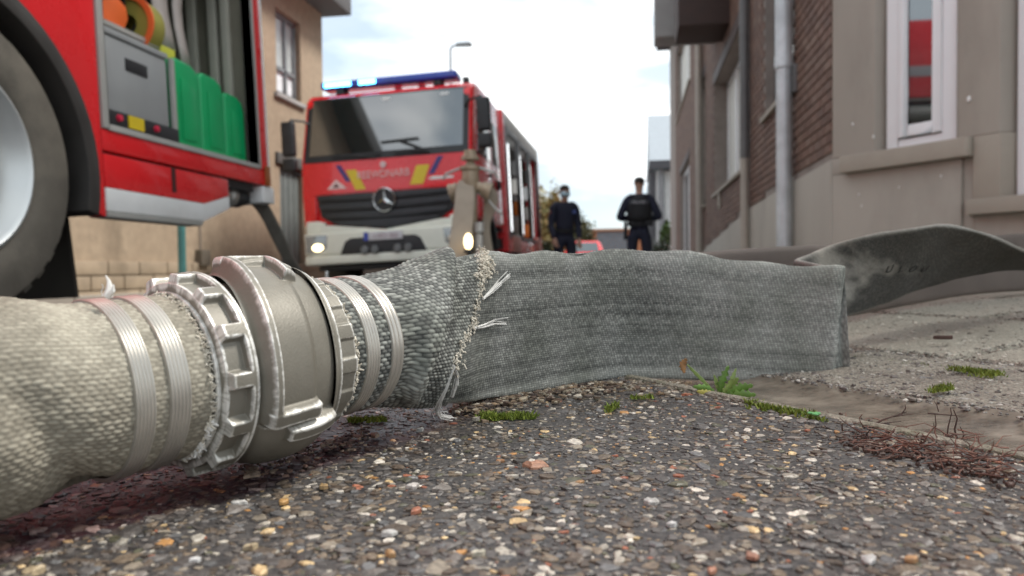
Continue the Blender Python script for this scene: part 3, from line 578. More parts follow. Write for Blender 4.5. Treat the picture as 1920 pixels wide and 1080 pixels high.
# rusty crumbs of render, pale blobs
for s, z, r in ((0.17, 0.90+.19, .012), (0.22, 0.60, .010), (0.24, 0.52, .008), (0.33, 0.98, .012), (0.97, 1.10, .02), (1.02, 1.9, .014), (0.52, 0.62, .008), (0.8, 0.66, .010)):
    p = fpt(B1, CE, CO, s, z, 0.0); MB().ell(p, (r*0.5, r, r), 8, 5).build('render_patch', WHITEP, house, smooth=True)

# tan house on the left
lh = thing('tan_house', 'tan brick house with a flat roof and grey window behind the left fire engine', 'house')
XL = -6.0
lw = wall_cells(MB(), 6.5, 13.93, -0.6, 5.12, [(12.0, 12.95, 3.16, 4.62), (12.05, 12.95, -0.6, 1.95)], XL-0.35, XL).build('wall', TANB, lh)
MB().box(-12, XL-0.36, 6.55, 13.9, -0.6, 5.1).build('house_core', TANB, lh)
f = MB().box(XL-0.16, XL-0.09, 12.0, 12.95, 3.16, 3.25).box(XL-0.16, XL-0.09, 12.0, 12.95, 4.53, 4.62).box(XL-0.16, XL-0.09, 12.0, 12.09, 3.25, 4.53).box(XL-0.16, XL-0.09, 12.86, 12.95, 3.25, 4.53).box(XL-0.16, XL-0.09, 12.50, 12.58, 3.25, 4.53).box(XL-0.16, XL-0.09, 12.09, 12.86, 3.60, 3.68).build('window', M('grey_frame', (0.16, 0.17, 0.18), 0.5), lh, bevel=0.008)
MB().box(XL-0.14, XL-0.13, 12.05, 12.9, 3.64, 4.55).build('pane', M('net_curtain', (0.42, 0.46, 0.46), 0.25, var=0.1), f); MB().box(XL-0.14, XL-0.13, 12.05, 12.9, 3.2, 3.6).build('lower_pane', M('white_reflection', (0.72, 0.75, 0.78), 0.35), f)  # lower pane: white reflection put into the colour
MB().box(XL-0.1, XL+0.06, 11.9, 13.05, 3.08, 3.157).build('sill', M('grey_stone', (0.30, 0.29, 0.28), 0.8), f, bevel=0.008)
GD = M('grey_green_door', (0.125, 0.14, 0.135), 0.45, var=0.1)
d = MB().box(XL-0.14, XL-0.09, 12.07, 12.93, -0.6, 1.94).build('door', GD, lh)
for k in range(4): MB().box(XL-0.088, XL-0.07, 12.09+k*0.21, 12.09+k*0.21+0.19, -0.4, 1.9).build('door_board', GD, d, bevel=0.006)
MB().box(XL-0.3, XL+0.05, 11.9, 13.1, 1.953, 2.14).build('door_lintel', M('dark_lintel', (0.09, 0.085, 0.08), 0.8), lh, bevel=0.01)
MB().box(-12.5, -5.47, 6.2, 14.15, 5.125, 5.50).build('roof', M('dark_roof_edge', (0.075, 0.07, 0.07), 0.7), lh, bevel=0.02)
for r in range(3):
    for k in range(12):
        MB().box(XL-0.002, XL+0.05, 6.6+k*0.55+(0.27 if r % 2 else 0)+0.008, 7.15+k*0.55+(0.27 if r % 2 else 0)-0.008, -0.25+r*0.17, -0.25+r*0.17+0.155).build('plinth_stone', M('tan_stone', (0.30, 0.235, 0.165), 0.9, var=0.2, scale=4), lh, bevel=0.012)
bx = MB().box(XL, XL+0.10, 9.50, 9.72, 0.20, 0.42).build('meter_box', M('rusty_box', (0.12, 0.10, 0.075), 0.8), lh, bevel=0.012); MB().tube([(XL+0.02, 9.60, 0.42), (XL+0.02, 9.60, 1.6)], 0.008).build('cable', PIPED, bx)
gp = atc(341, 470, 8.9)
sp = MB().tube([(gp[0], gp[1], G(-5.5, gp[1])+0.09), (gp[0], gp[1], 2.1)], 0.045, 14)
tag(sp.build('sign_pole', M('teal_paint', (0.06, 0.19, 0.18), 0.5), None, smooth=True), 'teal painted round sign pole on the far pavement in front of the tan wall', 'pole')

# ---- far end of the street
fh = thing('far_house', 'far white house with steep grey roof beyond the brick house', 'house', (0, 0, 0))
Yf = 40.0
def X_at(px, Y, py=300): r = ray(px, py); return float(r[0]/r[1]*Y)
def Z_at(py, Y, px=1190): r = ray(px, py); return float(CH+r[2]/r[1]*Y)
x0 = X_at(1217, Yf)
MB().box(x0+0.35, x0+9, Yf, Yf+9, -1.5, Z_at(322, Yf)).build('wall', M('far_white_wall', (0.66, 0.67, 0.66), 0.8), fh)
MB().prism([(Yf-0.5, Z_at(306, Yf)), (Yf+4.5, Z_at(200, Yf)+0.4), (Yf+9.5, Z_at(306, Yf))], 'x', x0, x0+9.3).build('roof', M('far_grey_roof', (0.30, 0.33, 0.36), 0.45, var=0.08), fh)
MB().box(x0-0.02, x0+9.4, Yf-0.62, Yf-0.45, Z_at(320, Yf), Z_at(305, Yf)).build('gutter', M('far_dark_gutter', (0.09, 0.09, 0.10), 0.6), fh)
MB().tube([(x0+0.62, Yf-0.1, -1.3), (x0+0.62, Yf-0.1, Z_at(320, Yf))], 0.16, 10).build('drainpipe', M('far_grey', (0.26, 0.26, 0.27), 0.6), fh)
MB().box(x0+0.02, x0+0.345, Yf+0.1, Yf+8, -1.5, Z_at(322, Yf)).build('side_panel', M('far_dark_side', (0.10, 0.10, 0.11), 0.8), fh)
MB().box(x0+1.15, x0+2.3, Yf-0.03, Yf+0.02, Z_at(448, Yf), Z_at(395, Yf)).build('window', GLASS, fh)
# low garage with orange brick ends
Yg = 62.0; gxa, gxb = X_at(1106, Yg), X_at(1236, Yg)
gr = thing('far_garage', 'low orange brick building with grey roller front at the end of the street', 'garage')
OR = M('orange_brick', (0.52, 0.20, 0.10), 0.9, var=0.1)
MB().box(gxa, gxb, Yg, Yg+8, -1.6, Z_at(432, Yg)).build('wall', OR, gr)
MB().box(gxa-0.3, gxb+0.3, Yg-0.3, Yg+8.3, Z_at(432, Yg), Z_at(428, Yg)).build('roof', M('orange_coping', (0.50, 0.27, 0.17), 0.8), gr)
for k in range(6):
    a, b = Z_at(470, Yg), Z_at(434, Yg); MB().box(X_at(1118, Yg), X_at(1176, Yg), Yg-0.06, Yg-0.01, a+(b-a)*k/6+0.02, a+(b-a)*(k+1)/6-0.02).build('roller_slat', M('grey_roller', (0.19, 0.20, 0.22), 0.6), gr)
gw = thing('backdrop_wall', 'added low dark wall hiding the bright sky under the far fire engine', 'wall', (0, 0, 0))  # added wall, keeps bright sky out of the gap under the far engine
MB().box(-9, -2.7, 21, 21.25, -1.0, 0.9).build('wall', M('backdrop_dark', (0.09, 0.07, 0.06), 0.9, scale=10), gw); MB().box(-9.05, -2.65, 20.95, 21.3, 0.903, 0.97).build('coping', STONE, gw)
# street lamp
Yl = 26.0; lp = thing('street_lamp', 'thin street lamp with a flat head rising behind the fire engine cab', 'street lamp', (X_at(847, Yl), Yl, float(G(-3, Yl))-0.1))
hl = Z_at(86, Yl, 865)-lp.location.z
LG = M('lamp_grey', (0.36, 0.37, 0.38), 0.5)
MB().tube([(0, 0, 0), (0, 0, hl*0.5), (0, 0, hl-0.12), (0.06, 0, hl), (0.3, 0, hl+0.03)], [0.08, 0.06, 0.045, 0.04, 0.04], 10).build('pole', LG, lp, smooth=True)
MB().prism([(0.2, hl+0.0), (0.25, hl+0.09), (0.72, hl+0.11), (0.8, hl+0.03), (0.7, hl-0.02)], 'y', -0.13, 0.13).build('lamp_head', LG, lp, bevel=0.02)
# trees and hedges far off
def leaf_crown(name, c, r, n, size, mat, parent=None, clumps=26):
    c = np.array(c); r = np.array(r); d = rng.normal(size=(clumps, 3)); d /= np.linalg.norm(d, axis=1)[:, None]; cc = d*(0.35+0.6*rng.random((clumps, 1)))
    k = rng.integers(0, clumps, n); p = cc[k]+rng.normal(0, 0.17, (n, 3)); p = c+p*r
    a = rng.normal(size=(n, 3)); a /= np.linalg.norm(a, axis=1)[:, None]; b = np.cross(a, rng.normal(size=(n, 3))); b /= np.linalg.norm(b, axis=1)[:, None]
    s = size*(0.6+0.8*rng.random((n, 1))); V = np.stack([p-a*s, p-b*s*0.55, p+a*s, p+b*s*0.55], 1)
    return np_mesh(name, V, np.arange(n*4).reshape(-1, 4), mat, parent, smooth=False)
LEAFY = random_mat('autumn_leaves', [(0.22, 0.20, 0.07), (0.38, 0.29, 0.10), (0.48, 0.36, 0.14), (0.26, 0.26, 0.10)], 0.7, 0)
LEAFG = random_mat('dark_leaves', [(0.015, 0.03, 0.012), (0.03, 0.05, 0.02), (0.045, 0.06, 0.02)], 0.7, 0)
LEAFO = random_mat('olive_leaves', [(0.15, 0.14, 0.06), (0.24, 0.21, 0.09), (0.11, 0.11, 0.05)], 0.7, 0)
BARK = M('bark', (0.06, 0.045, 0.035), 0.9, var=0.3, scale=20)
def tree(px, Y, top, w, mat, lab, name='street_tree', n=3500):
    x = X_at(px, Y); g = float(G(x, Y))-0.05; h = Z_at(top, Y)-g
    t = thing(name, lab, 'tree', (x, Y, g))
    tk = MB().tube([(0, 0, 0), (0.05, 0, h*0.3), (0, 0.05, h*0.7)], [0.16, 0.12, 0.05], 10)
    for k in range(6):
        a = k*1.05; tk.tube([(0.03, 0.02, h*(0.28+0.05*k)), (cos(a)*w*0.3, sin(a)*w*0.3, h*(0.45+0.05*k)), (cos(a)*w*0.6, sin(a)*w*0.6, h*(0.58+0.05*k))], [0.06, 0.04, 0.015], 6)
    tk.build('trunk', BARK, t, smooth=True)
    leaf_crown('crown', (0, 0, h*0.60), (w, w, h*0.42), n, 0.11, mat, t, 40)
tree(1030, 34, 352, 0.95, LEAFY, 'yellowing autumn tree between the fire engine and the masked officer')
tree(1088, 45, 402, 1.05, LEAFO, 'low olive tree behind the masked officer beside the orange garage')
hx = X_at(1020, 27); hs = thing('dark_bush', 'dark bush behind the rear end of the far fire engine', 'bush', (hx, 27, -0.55)); leaf_crown('crown', (0, 0, 0.75), (0.45, 0.7, 0.75), 1800, 0.07, LEAFG, hs); MB().tube([(0, 0, 0), (0, 0, 0.9)], 0.04).build('trunk', BARK, hs)
hx = X_at(1243, 31); hg = thing('clipped_hedge', 'dark green clipped hedge at the far foot of the brick house', 'hedge', (hx, 31, -0.65)); leaf_crown('foliage', (0, 0, 0.95), (0.55, 0.5, 1.0), 2600, 0.06, LEAFG, hg, 70); MB().tube([(0, 0, 0), (0, 0, 1)], 0.04).build('stem', BARK, hg)
ppx = X_at(1252, 34); pg = thing('potted_plant', 'leafy plant in a white pot by the far white house', 'plant', (ppx, 34, 0.95))
MB().lathe([(-1.6, 0.30), (0.1, 0.42), (0.1, 0.36), (0.0, 0.33)], axis='z', n=16).build('pot', WHITEP, pg, smooth=True); leaf_crown('leaves', (-0.1, 0, 0.55), (0.35, 0.35, 0.55), 260, 0.16, random_mat('fresh_leaves', [(0.05, 0.10, 0.02), (0.10, 0.18, 0.04)], 0.6, 0), pg, 12)
# red car far away
cx_ = X_at(1090, 30); car = thing('parked_car', 'red car parked far down the street behind the masked officer', 'car', (cx_, 30, -0.20))
MB().prism([(-0.85, 0.25), (0.85, 0.25), (0.88, 0.75), (0.80, 0.92), (-0.80, 0.92), (-0.88, 0.75)], 'y', 0, 4.0).build('body', RED, car, bevel=0.08)
MB().add([(-0.78, 0.6, 0.92), (0.78, 0.6, 0.92), (0.78, 3.6, 0.92), (-0.78, 3.6, 0.92), (-0.6, 1.2, 1.42), (0.6, 1.2, 1.42), (0.6, 3.1, 1.42), (-0.6, 3.1, 1.42)], [(0, 1, 5, 4), (1, 2, 6, 5), (2, 3, 7, 6), (3, 0, 4, 7), (4, 5, 6, 7)]).build('cabin', RED, car, bevel=0.06)
MB().add([(-0.66, 0.64, 0.97), (0.66, 0.64, 0.97), (0.55, 1.12, 1.36), (-0.55, 1.12, 1.36)], [(0, 1, 2, 3)]).build('rear_window', SCREEN, car)
for sx in (-0.8, 0.8):
    for sy in (0.75, 3.2): MB().lathe([(-0.1, 0.2), (-0.1, 0.3), (0.1, 0.3), (0.1, 0.2)], (sx, sy, 0.3), 'x', 18).build('wheel', RUBBER, car)
    MB().box(sx*0.85-0.12, sx*0.85+0.12, -0.03, 0.02, 0.66, 0.80).build('tail_light', AMBER, car)

# ================================================================== FOREGROUND: HOSES AND COUPLING
CW = np.array([-0.25437902, 0.32774473, 0.05861772]); CA = np.array([0.45653908, 0.88796001, 0.05566944]); CA /= np.linalg.norm(CA)
CN = np.array([0.88933915, -0.45724816, 0.0]); CV = np.array([-0.02545475, -0.04950901, 0.99844925])
def weave(u, v, pu, pv, shift, seed=0):
    row = np.floor(v/pv); uu = u/pu+row*shift; col = np.floor(uu)
    fu = uu-col-0.5; fv = v/pv-row-0.5; rnd = hashn(row+seed*31, col)
    h = np.sqrt(np.clip(1-(1.9*fu)**2, 0, 1))*np.sqrt(np.clip(1-(1.85*fv)**2, 0, 1))
    return h*(0.75+0.4*rnd), rnd
def section(N, h, t, e, near_frac=0.8):
    """closed superellipse cross sections resampled by arc length; near side (+t) gets most of the samples"""
    th = np.linspace(-pi/2, 3*pi/2, 1441)[None]; c, s = np.cos(th), np.sin(th)
    y = h[:, None]*np.sign(s)*np.abs(s)**e[:, None]; x = t[:, None]*np.sign(c)*np.abs(c)**e[:, None]
    dl = np.hypot(np.diff(x, axis=1), np.diff(y, axis=1)); A = np.concatenate([np.zeros((len(h), 1)), np.cumsum(dl, 1)], 1)
    n1 = int(N*near_frac); f = np.concatenate([np.linspace(0, 0.5, n1, endpoint=False), np.linspace(0.5, 1, N-n1, endpoint=False)])
    X_ = np.empty((len(h), N)); Y_ = np.empty((len(h), N)); AR = np.empty((len(h), N))
    for i in range(len(h)):
        q = f*A[i, -1]; X_[i] = np.interp(q, A[i], x[i]); Y_[i] = np.interp(q, A[i], y[i]); AR[i] = q
    return X_, Y_, AR
def gnormals(V):
    du = np.gradient(V, axis=0); dv = (np.roll(V, -1, 1)-np.roll(V, 1, 1))
    n = np.cross(dv, du); n /= np.linalg.norm(n, axis=-1, keepdims=True)+1e-12
    c = V.mean(1, keepdims=True); s = np.sign(((V-c)*n).sum(-1).mean()); return n*s

# ---- left hose: thick, round, woven
t0 = 0.029; ds = 0.00055
P = []; hd = math.atan2(-CA[1], -CA[0]); p = CW+CA*t0; s = 0.0; pos = []; H = []
while s < 0.34:
    pos.append(p.copy()); tt = t0-s
    if tt < -0.012: hd = hd-ds*1.9*min(1, (-0.012-tt)/0.05)
    d = np.array([cos(hd), sin(hd), -CA[2]*max(0, 1-max(0, -tt)/0.08)]); p = p+d*ds; s += ds
pos = np.array(pos); sv = np.arange(len(pos))*ds; tt = t0-sv
tan = np.gradient(pos, axis=0); tan /= np.linalg.norm(tan, axis=1)[:, None]
hr = 0.0424+0.0063*sstep(-tt, 0.010, 0.055); tr = 0.0424+0.0045*sstep(-tt, 0.010, 0.06)
sidev = np.cross(np.array([0, 0, 1.0])[None], tan); sidev /= np.linalg.norm(sidev, axis=1)[:, None]
if (sidev[0]@CN) < 0: sidev = -sidev
upv = np.cross(tan, sidev); upv *= np.sign(upv[:, 2:3])
pos[:, 2] = np.maximum(pos[:, 2], hr+0.002)
NT = 330
sx_, sy_, ar = section(NT, hr, tr, np.full(len(sv), 1.0))
V = pos[:, None]+sidev[:, None]*sx_[..., None]+upv[:, None]*sy_[..., None]
nrm = gnormals(V)
S2 = np.repeat(sv[:, None], NT, 1); am = ar-ar.mean(1, keepdims=True)
fall = sstep(S2, 0.035, 0.06)
lump = (fbm(S2*22, am*26, 4)-0.47)*0.006*fall+(fbm(S2*60+9, am*60, 6)-0.47)*0.0016*fall
# a crease that runs in from the lower edge, where the hose collapses behind the binding
cre = np.exp(-((S2-0.082-(am+0.02)*0.5)/0.012)**2)*sstep(-am, -0.005, 0.035)*0.006
W_, rn = weave(S2+0.0006*np.sin(am*900), am, 0.0044, 0.00225, 0.5)
grip = 1-0.5*sstep(S2, 0.045, 0.03)
V = V+nrm*(lump-cre+0.00105*W_*grip)[..., None]
HOSE1 = attr_mat('woven_hose_beige', (0.135, 0.118, 0.088), (0.50, 0.46, 0.37), 0.85, mottled=(0.62, 0.60, 0.57), mscale=14, noise=0.2, nscale=700)
# worn cream patch beside the binding
cream = np.exp(-((S2-0.058)/0.012)**2)*sstep(am, -0.03, 0.0)*sstep(0.05, 0.0, 0.0) if False else np.exp(-((S2-0.055)/0.011)**2)*sstep(am, -0.035, 0.01)
hose1 = thing('fire_hose', 'thick beige woven fire hose at the left edge with ribbed wire bindings', 'hose', (0, 0, 0))
jk = np_mesh('hose_jacket', V, grid_quads(len(sv), NT, True), HOSE1, hose1, attrs={'h': np.clip(0.12+0.62*W_*(0.6+0.5*rn)+0.35*cream, 0, 1)})
# rest of the hose, out of the frame to the left
q = [pos[-1]+0.0]; h2 = hd
for k in range(24):
    h2 -= 0.035; q.append(q[-1]+0.05*np.array([cos(h2), sin(h2), 0]))
MB().tube(q, 0.047, 20).build('hose_run', HOSE1, hose1, smooth=True)

def axis_pt(t, r, ph): return CW+CA*t+r*(cos(ph)*CN+sin(ph)*CV)
def band(t0, t1, r, name, mat, parent, ribs=6):
    n = 120; T = np.linspace(t0, t1, 60); ph = np.linspace(0, 2*pi, n, endpoint=False)
    u = (T-t0)/(t1-t0); ed = np.clip(np.minimum(u, 1-u)*14, 0, 1)
    R = r-0.0016*(1-ed)**2+0.00075*np.sqrt(np.abs(np.sin(u*pi*ribs)))
    A, B = np.meshgrid(T, ph, indexing='ij'); RR = np.repeat(R[:, None], n, 1)+0.00025*np.sin(B*3+1)
    V = CW+CA*A[..., None]+RR[..., None]*(np.cos(B)[..., None]*CN+np.sin(B)[..., None]*CV)
    return np_mesh(name, V, grid_quads(60, n, True), mat, parent)
BAND = M('binding_wire_steel', (0.47, 0.44, 0.39), 0.36, metal=0.6, var=0.10, scale=60, rvar=0.1)
band(-0.0095, 0.0004, 0.0437, 'wire_binding', BAND, hose1); band(0.0068, 0.0176, 0.0437, 'wire_binding', BAND, hose1)
FRAY = M('frayed_threads', (0.58, 0.53, 0.44), 0.9, var=0.25, scale=200)
FRAYW = M('white_threads', (0.72, 0.70, 0.66), 0.9, var=0.12, scale=200)
def tufts(t, r, ph0, ph1, n, ln, rad, name, mat, parent, fwd=1):
    m = MB()
    for k in range(n):
        ph = radians(random.uniform(ph0, ph1)); tt = t+random.uniform(-0.0012, 0.0012); l = ln*random.uniform(0.4, 1.3)
        a = axis_pt(tt, r, ph); d = CA*fwd*random.uniform(-0.3, 1)+(cos(ph)*CN+sin(ph)*CV)*random.uniform(0.2, 0.9)+(-sin(ph)*CN+cos(ph)*CV)*random.uniform(-0.9, 0.9)
        d /= np.linalg.norm(d); e = d+rng.normal(0, 0.5, 3); rr = rad*random.uniform(0.6, 1.4)
        m.tube([a, a+d*l*0.5, a+d*l*0.5+e*l*0.4], [rr, rr, rr*0.6], 5)
    return tag(m.build(name, mat, parent, smooth=True), kind='stuff')
tufts(0.0285, 0.0425, -75, 115, 260, 0.0026, 0.00045, 'frayed_end', FRAY, hose1)
tufts(0.0285, 0.0425, -75, -25, 70, 0.0034, 0.0007, 'frayed_tufts', FRAYW, hose1)
# curled feather of white thread standing on the hose
a = atc(202, 556, 0.345); MB().tube([a, atc(206, 540, 0.345), atc(204, 527, 0.345), atc(198, 516, 0.345)], [0.0022, 0.0016, 0.0008, 0.0002], 6).tube([a, atc(212, 545, 0.343), atc(213, 533, 0.343)], [0.0016, 0.0010, 0.0003], 6).tube([atc(192, 556, 0.345), atc(190, 546, 0.345), atc(194, 538, 0.345), atc(191, 533, 0.345)], 0.00025, 4).build('loose_thread', FRAYW, hose1, smooth=True)

# ---- the coupling
coup = thing('hose_coupling', 'worn grey cast aluminium claw coupling joining the two fire hoses', 'coupling', (0, 0, 0))
def cast_mat():
    m = attr_mat('cast_aluminium', (0.225, 0.208, 0.172), (0.82, 0.80, 0.75), 0.50, 0.25, 0.34, 'wear', mottled=(0.80, 0.79, 0.77), mscale=45, noise=0.12, nscale=900, p0=0.15, p1=0.75)
    t = m.node_tree; b = t.nodes['Principled BSDF']; tc = nd(t, 'ShaderNodeTexCoord'); n = nd(t, 'ShaderNodeTexNoise'); n.inputs['Scale'].default_value = 750; n.inputs['Detail'].default_value = 5; L(t, tc.outputs['Object'], n.inputs['Vector'])
    bp = nd(t, 'ShaderNodeBump'); bp.inputs['Strength'].default_value = 0.25; bp.inputs['Distance'].default_value = 0.0008; L(t, n.outputs['Fac'], bp.inputs['Height']); L(t, bp.outputs[0], b.inputs['Normal']); return m
CAST = cast_mat()
def blur(a, k, axis, wrap):
    r = np.zeros_like(a)
    for d in range(-k, k+1):
        if wrap: r += np.roll(a, d, axis)
        else:
            i = np.clip(np.arange(a.shape[axis])+d, 0, a.shape[axis]-1); r += np.take(a, i, axis)
    return r/(2*k+1)
def rev(name, t0, t1, nt_, np_, fn, amt=900, parent=coup, skew=None):
    T = np.linspace(t0, t1, nt_); ph = np.linspace(-pi, pi, np_, endpoint=False); A, B = np.meshgrid(T, ph, indexing='ij')
    R = fn(A, np.degrees(B)); R = blur(blur(R, 1, 0, False), 1, 1, True)
    kt = max(2, int(0.0022/((t1-t0)/nt_))); kp = max(2, int(0.0022/(0.055*2*pi/np_)))
    cv = R-blur(blur(R, kt, 0, False), kp, 1, True)
    nz_ = 0.6*fbm(A*230, B*13, 2)+0.4*fbm(A*900, B*50, 14)
    wear = np.clip(cv*amt, 0, 1)*(0.42+1.1*np.clip((nz_-0.36)*2.4, 0, 1))+0.55*np.clip((nz_-0.62)*4, 0, 1)*np.clip((R-0.0585)*600, 0, 1)
    if skew is not None: A = A+0.012*(1-np.cos(B))*skew(A)
    R = R+0.00013*(fbm(A*420, B*23, 7)-0.47)*np.clip(wear*1.5+0.3, 0, 1)
    V = CW+CA*A[..., None]+R[..., None]*(np.cos(B)[..., None]*CN+np.sin(B)[..., None]*CV)
    return np_mesh(name, V, grid_quads(nt_, np_, True), CAST, parent, attrs={'wear': np.clip(wear, 0, 1)})
def win(x, a, b, w): return sstep(x, a-w/2, a+w/2)*(1-sstep(x, b-w/2, b+w/2))
rev('end_collar', 0.0288, 0.0335, 26, 240, lambda t, p: 0.040+0.0046*win(t, 0.0302, 0.0331, 0.0012))
def f_ring(t, p):
    rib = win(np.mod(p+4, 27.69), 0, 9.5, 2.2)
    floor = 0.0405+0.0085*win(t, 0.0322, 0.0485, 0.0010)
    rim = win(t, 0.0438, 0.0485, 0.0010); teeth = rib*win(t, 0.0335, 0.0455, 0.0010)
    return floor+0.0049*np.maximum(rim, teeth)
rev('knurled_ring', 0.0318, 0.0490, 110, 780, f_ring)
def f_claw(t, p):
    dome = np.sqrt(np.clip(1-((t-0.071)/0.0295)**2, 0, 1))
    base = 0.0472+0.0060*dome                                            # locking ring under the claws
    r = base
    for off in (0, 180):
        q = np.mod(p-off+180, 360)-180
        inA = win(q, -28, 100, 2.0)
        flank = np.clip((t-0.0483)/0.0048, 0, 1)
        plate = 0.0490+0.0060*flank*(1-0.9*sstep(t, 0.080, 0.092))-0.0012*np.clip((t-0.06)/0.03, 0, 1)
        rim = flank*(1-sstep(t, 0.0572, 0.0586)); bar = win(q, -28, -19, 1.4)*win(t, 0.0510, 0.0845, 0.0012)
        top = win(q, 87, 100, 1.4)*win(t, 0.0510, 0.0880, 0.0012); hook = win(q, 60, 100, 1.4)*win(t, 0.0790, 0.0880, 0.0012)
        if off == 180: top = top*0; hook = hook*0; rim = rim*(1-sstep(q, 55, 75))
        a = plate+0.0062*np.maximum(np.maximum(rim*0.95, bar), np.maximum(top, hook))
        r = np.where(inA > 0.01, np.maximum(r, base*(1-inA)+a*inA), r)
        inB = win(q, -95, -30, 1.8)                                     # claws of the other half: a smooth bulge with a raised end
        b = 0.0486+0.0095*np.sqrt(np.clip(1-((t-0.074)/0.0262)**2, 0, 1))+0.0042*win(q, -38.5, -30.2, 1.4)*win(t, 0.0640, 0.0975, 0.0014)
        r = np.where(inB > 0.01, np.maximum(r, base*(1-inB)+b*inB), r)
    return r
SK = lambda t: 1-np.clip((t-0.098)/0.0195, 0, 1)
rev('claw_flange', 0.0478, 0.0985, 230, 900, f_claw, skew=SK)
rev('inner_barrel', 0.0440, 0.0800, 12, 160, lambda t, p: 0.0462+0*t)
def f_rear(t, p):
    rib = win(np.mod(p+11, 24), 0, 11, 1.6)
    r = 0.0525-0.0012*sstep(t, 0.0985, 0.1005)
    r = np.where(t > 0.1035, 0.0468+0.0013*rib, r)
    return r*(1-sstep(t, 0.1172, 0.1195))+0.0415*sstep(t, 0.1172, 0.1195)
rev('tail_ring', 0.0975, 0.1200, 110, 720, f_rear, skew=SK)

# ---- right hose: round at the coupling, collapsing to a flat band that stands on edge, then folding back
hose2 = thing('fire_hose', 'flat grey woven fire hose standing on edge with a frayed cuff beside the coupling', 'hose', (0, 0, 0))
def cstat(px, py, d): return atc(px, py, d)
st = []   # centre, half height, half thickness, exponent
a0 = CW+CA*0.118
for t in (0.118, 0.135, 0.152, 0.164): st.append((*(CW+CA*t), 0.0424, 0.0424, 1.0))
st.append((*cstat(735, 633, 0.528), 0.0475, 0.0395, 0.97))
st.append((*cstat(785, 625, 0.556), 0.0540, 0.0300, 0.9))
st.append((*cstat(835, 621, 0.588), 0.0565, 0.0190, 0.75))
st.append((*cstat(885, 615, 0.622), 0.0612, 0.0090, 0.5))
for px, ty, by_, d in ((940, 476, 744, 0.655), (1000, 474, 733, 0.690), (1075, 470, 722, 0.728), (1150, 468, 713, 0.757), (1230, 471, 711, 0.774), (1300, 476, 711, 0.783), (1380, 485, 712, 0.788), (1460, 493, 713, 0.790), (1530, 497, 714, 0.790), (1560, 500, 715, 0.789)):
    c = (atc(px, ty, d)+atc(px, by_, d))/2; st.append((*c, (by_-ty)/2*d/F-0.0005, 0.0042, 0.42))
for px, th_ in ((1567, 0.0030), (1573, 0.0008)): st.append((*((atc(px, 501, 0.790)+atc(px, 714, 0.790))/2), 106.5*0.790/F-0.0008, th_, 0.42))
st = np.array(st); kn = np.concatenate([[0], np.cumsum(np.linalg.norm(np.diff(st[:, :3], axis=0), axis=1))])
dsb = 0.0006; sv = np.arange(0, kn[-1], dsb); ST = crom(kn, st, sv)
pos = ST[:, :3]; tan = np.gradient(pos, axis=0); tan /= np.linalg.norm(tan, axis=1)[:, None]
upz = np.array([0, 0, 1.0]); sidev = np.cross(tan, upz[None]); sidev /= np.linalg.norm(sidev, axis=1)[:, None]; upv = np.cross(sidev, tan)
NB = 320; sx_, sy_, ar = section(NB, ST[:, 3], ST[:, 4], ST[:, 5], 0.84)
V = pos[:, None]+sidev[:, None]*sx_[..., None]+upv[:, None]*sy_[..., None]
nrm = gnormals(V); S2 = np.repeat(sv[:, None], NB, 1); near = np.arange(NB)[None] < int(NB*0.84)
am = ar-ar[:, :int(NB*0.84)].mean(1, keepdims=True)
qx, qy, qz = proj(V)
flat = sstep(S2, kn[6], kn[8]); cuff = sstep(S2, kn[3]-0.002, kn[3]+0.006)
# seam: where the outer cuff ends (slanting line seen from the camera side)
SEAM = [(460, 903), (500, 911), (540, 903), (580, 892), (610, 884), (640, 871), (670, 859), (700, 850), (740, 842), (790, 830)]
seamx = np.interp(qy, [a for a, b in SEAM], [b for a, b in SEAM]); onc = near*sstep(seamx-qx, -2, 3)
# ridge of the collapse: light left flank, steep right flank
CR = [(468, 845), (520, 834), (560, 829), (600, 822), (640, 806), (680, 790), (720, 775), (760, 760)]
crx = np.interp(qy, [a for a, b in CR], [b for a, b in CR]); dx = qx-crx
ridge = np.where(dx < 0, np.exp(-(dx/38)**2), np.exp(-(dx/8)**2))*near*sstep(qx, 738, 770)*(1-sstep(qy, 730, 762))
valley = np.exp(-((dx-34)/22)**2)*near
wav = 0.0015*np.sin(S2*30+am*12)*flat+0.0016*np.sin(S2*75-am*40+1)*flat*sstep(am, -0.02, 0.03)+(fbm(S2*25, am*30, 3)-0.47)*0.002*flat
Wc, r1 = weave(S2+0.25*am, am, 0.0052, 0.0026, 0.34, 2); Wf, r2 = weave(S2-0.12*am, am, 0.0034, 0.0020, 0.30, 5)
disp = wav+(0.0085*ridge-0.0055*valley*(1-sstep(qy, 735, 762)))*cuff+0.0011*onc*cuff
c2 = onc*1.0 if True else 0
wv = c2*Wc+(1-c2)*Wf
V = V+nrm*(disp+np.where(near, 0.00050+0.00065*c2, 0)*wv)[..., None]
V = V+tan[:, None]*(am*0.075*sstep(S2, kn[-6], kn[-1])+0.0025*(fbm(am*70, S2*0, 61)-0.47)*sstep(S2, kn[-4], kn[-1]))[..., None]
rowl = 0.5*vnoise(am*420, S2*3, 8)+0.5*vnoise(am*190, S2*5, 28); rowd = vnoise(am*160, S2*2.2, 18)
hb = np.where(c2 > 0.5, -0.22+1.12*Wc*(0.55+0.5*r1), -0.10+0.76*Wf*(0.80+0.25*r2)*(0.62+0.52*rowl)+0.16*(rowd-0.4)+0.22*sstep(S2, kn[11], kn[15])+0.30*np.exp(-((np.abs(am)-0.058)/0.006)**2))
hb = hb+0.45*ridge*sstep(-am, -0.01, 0.045)*(c2 > 0.5)
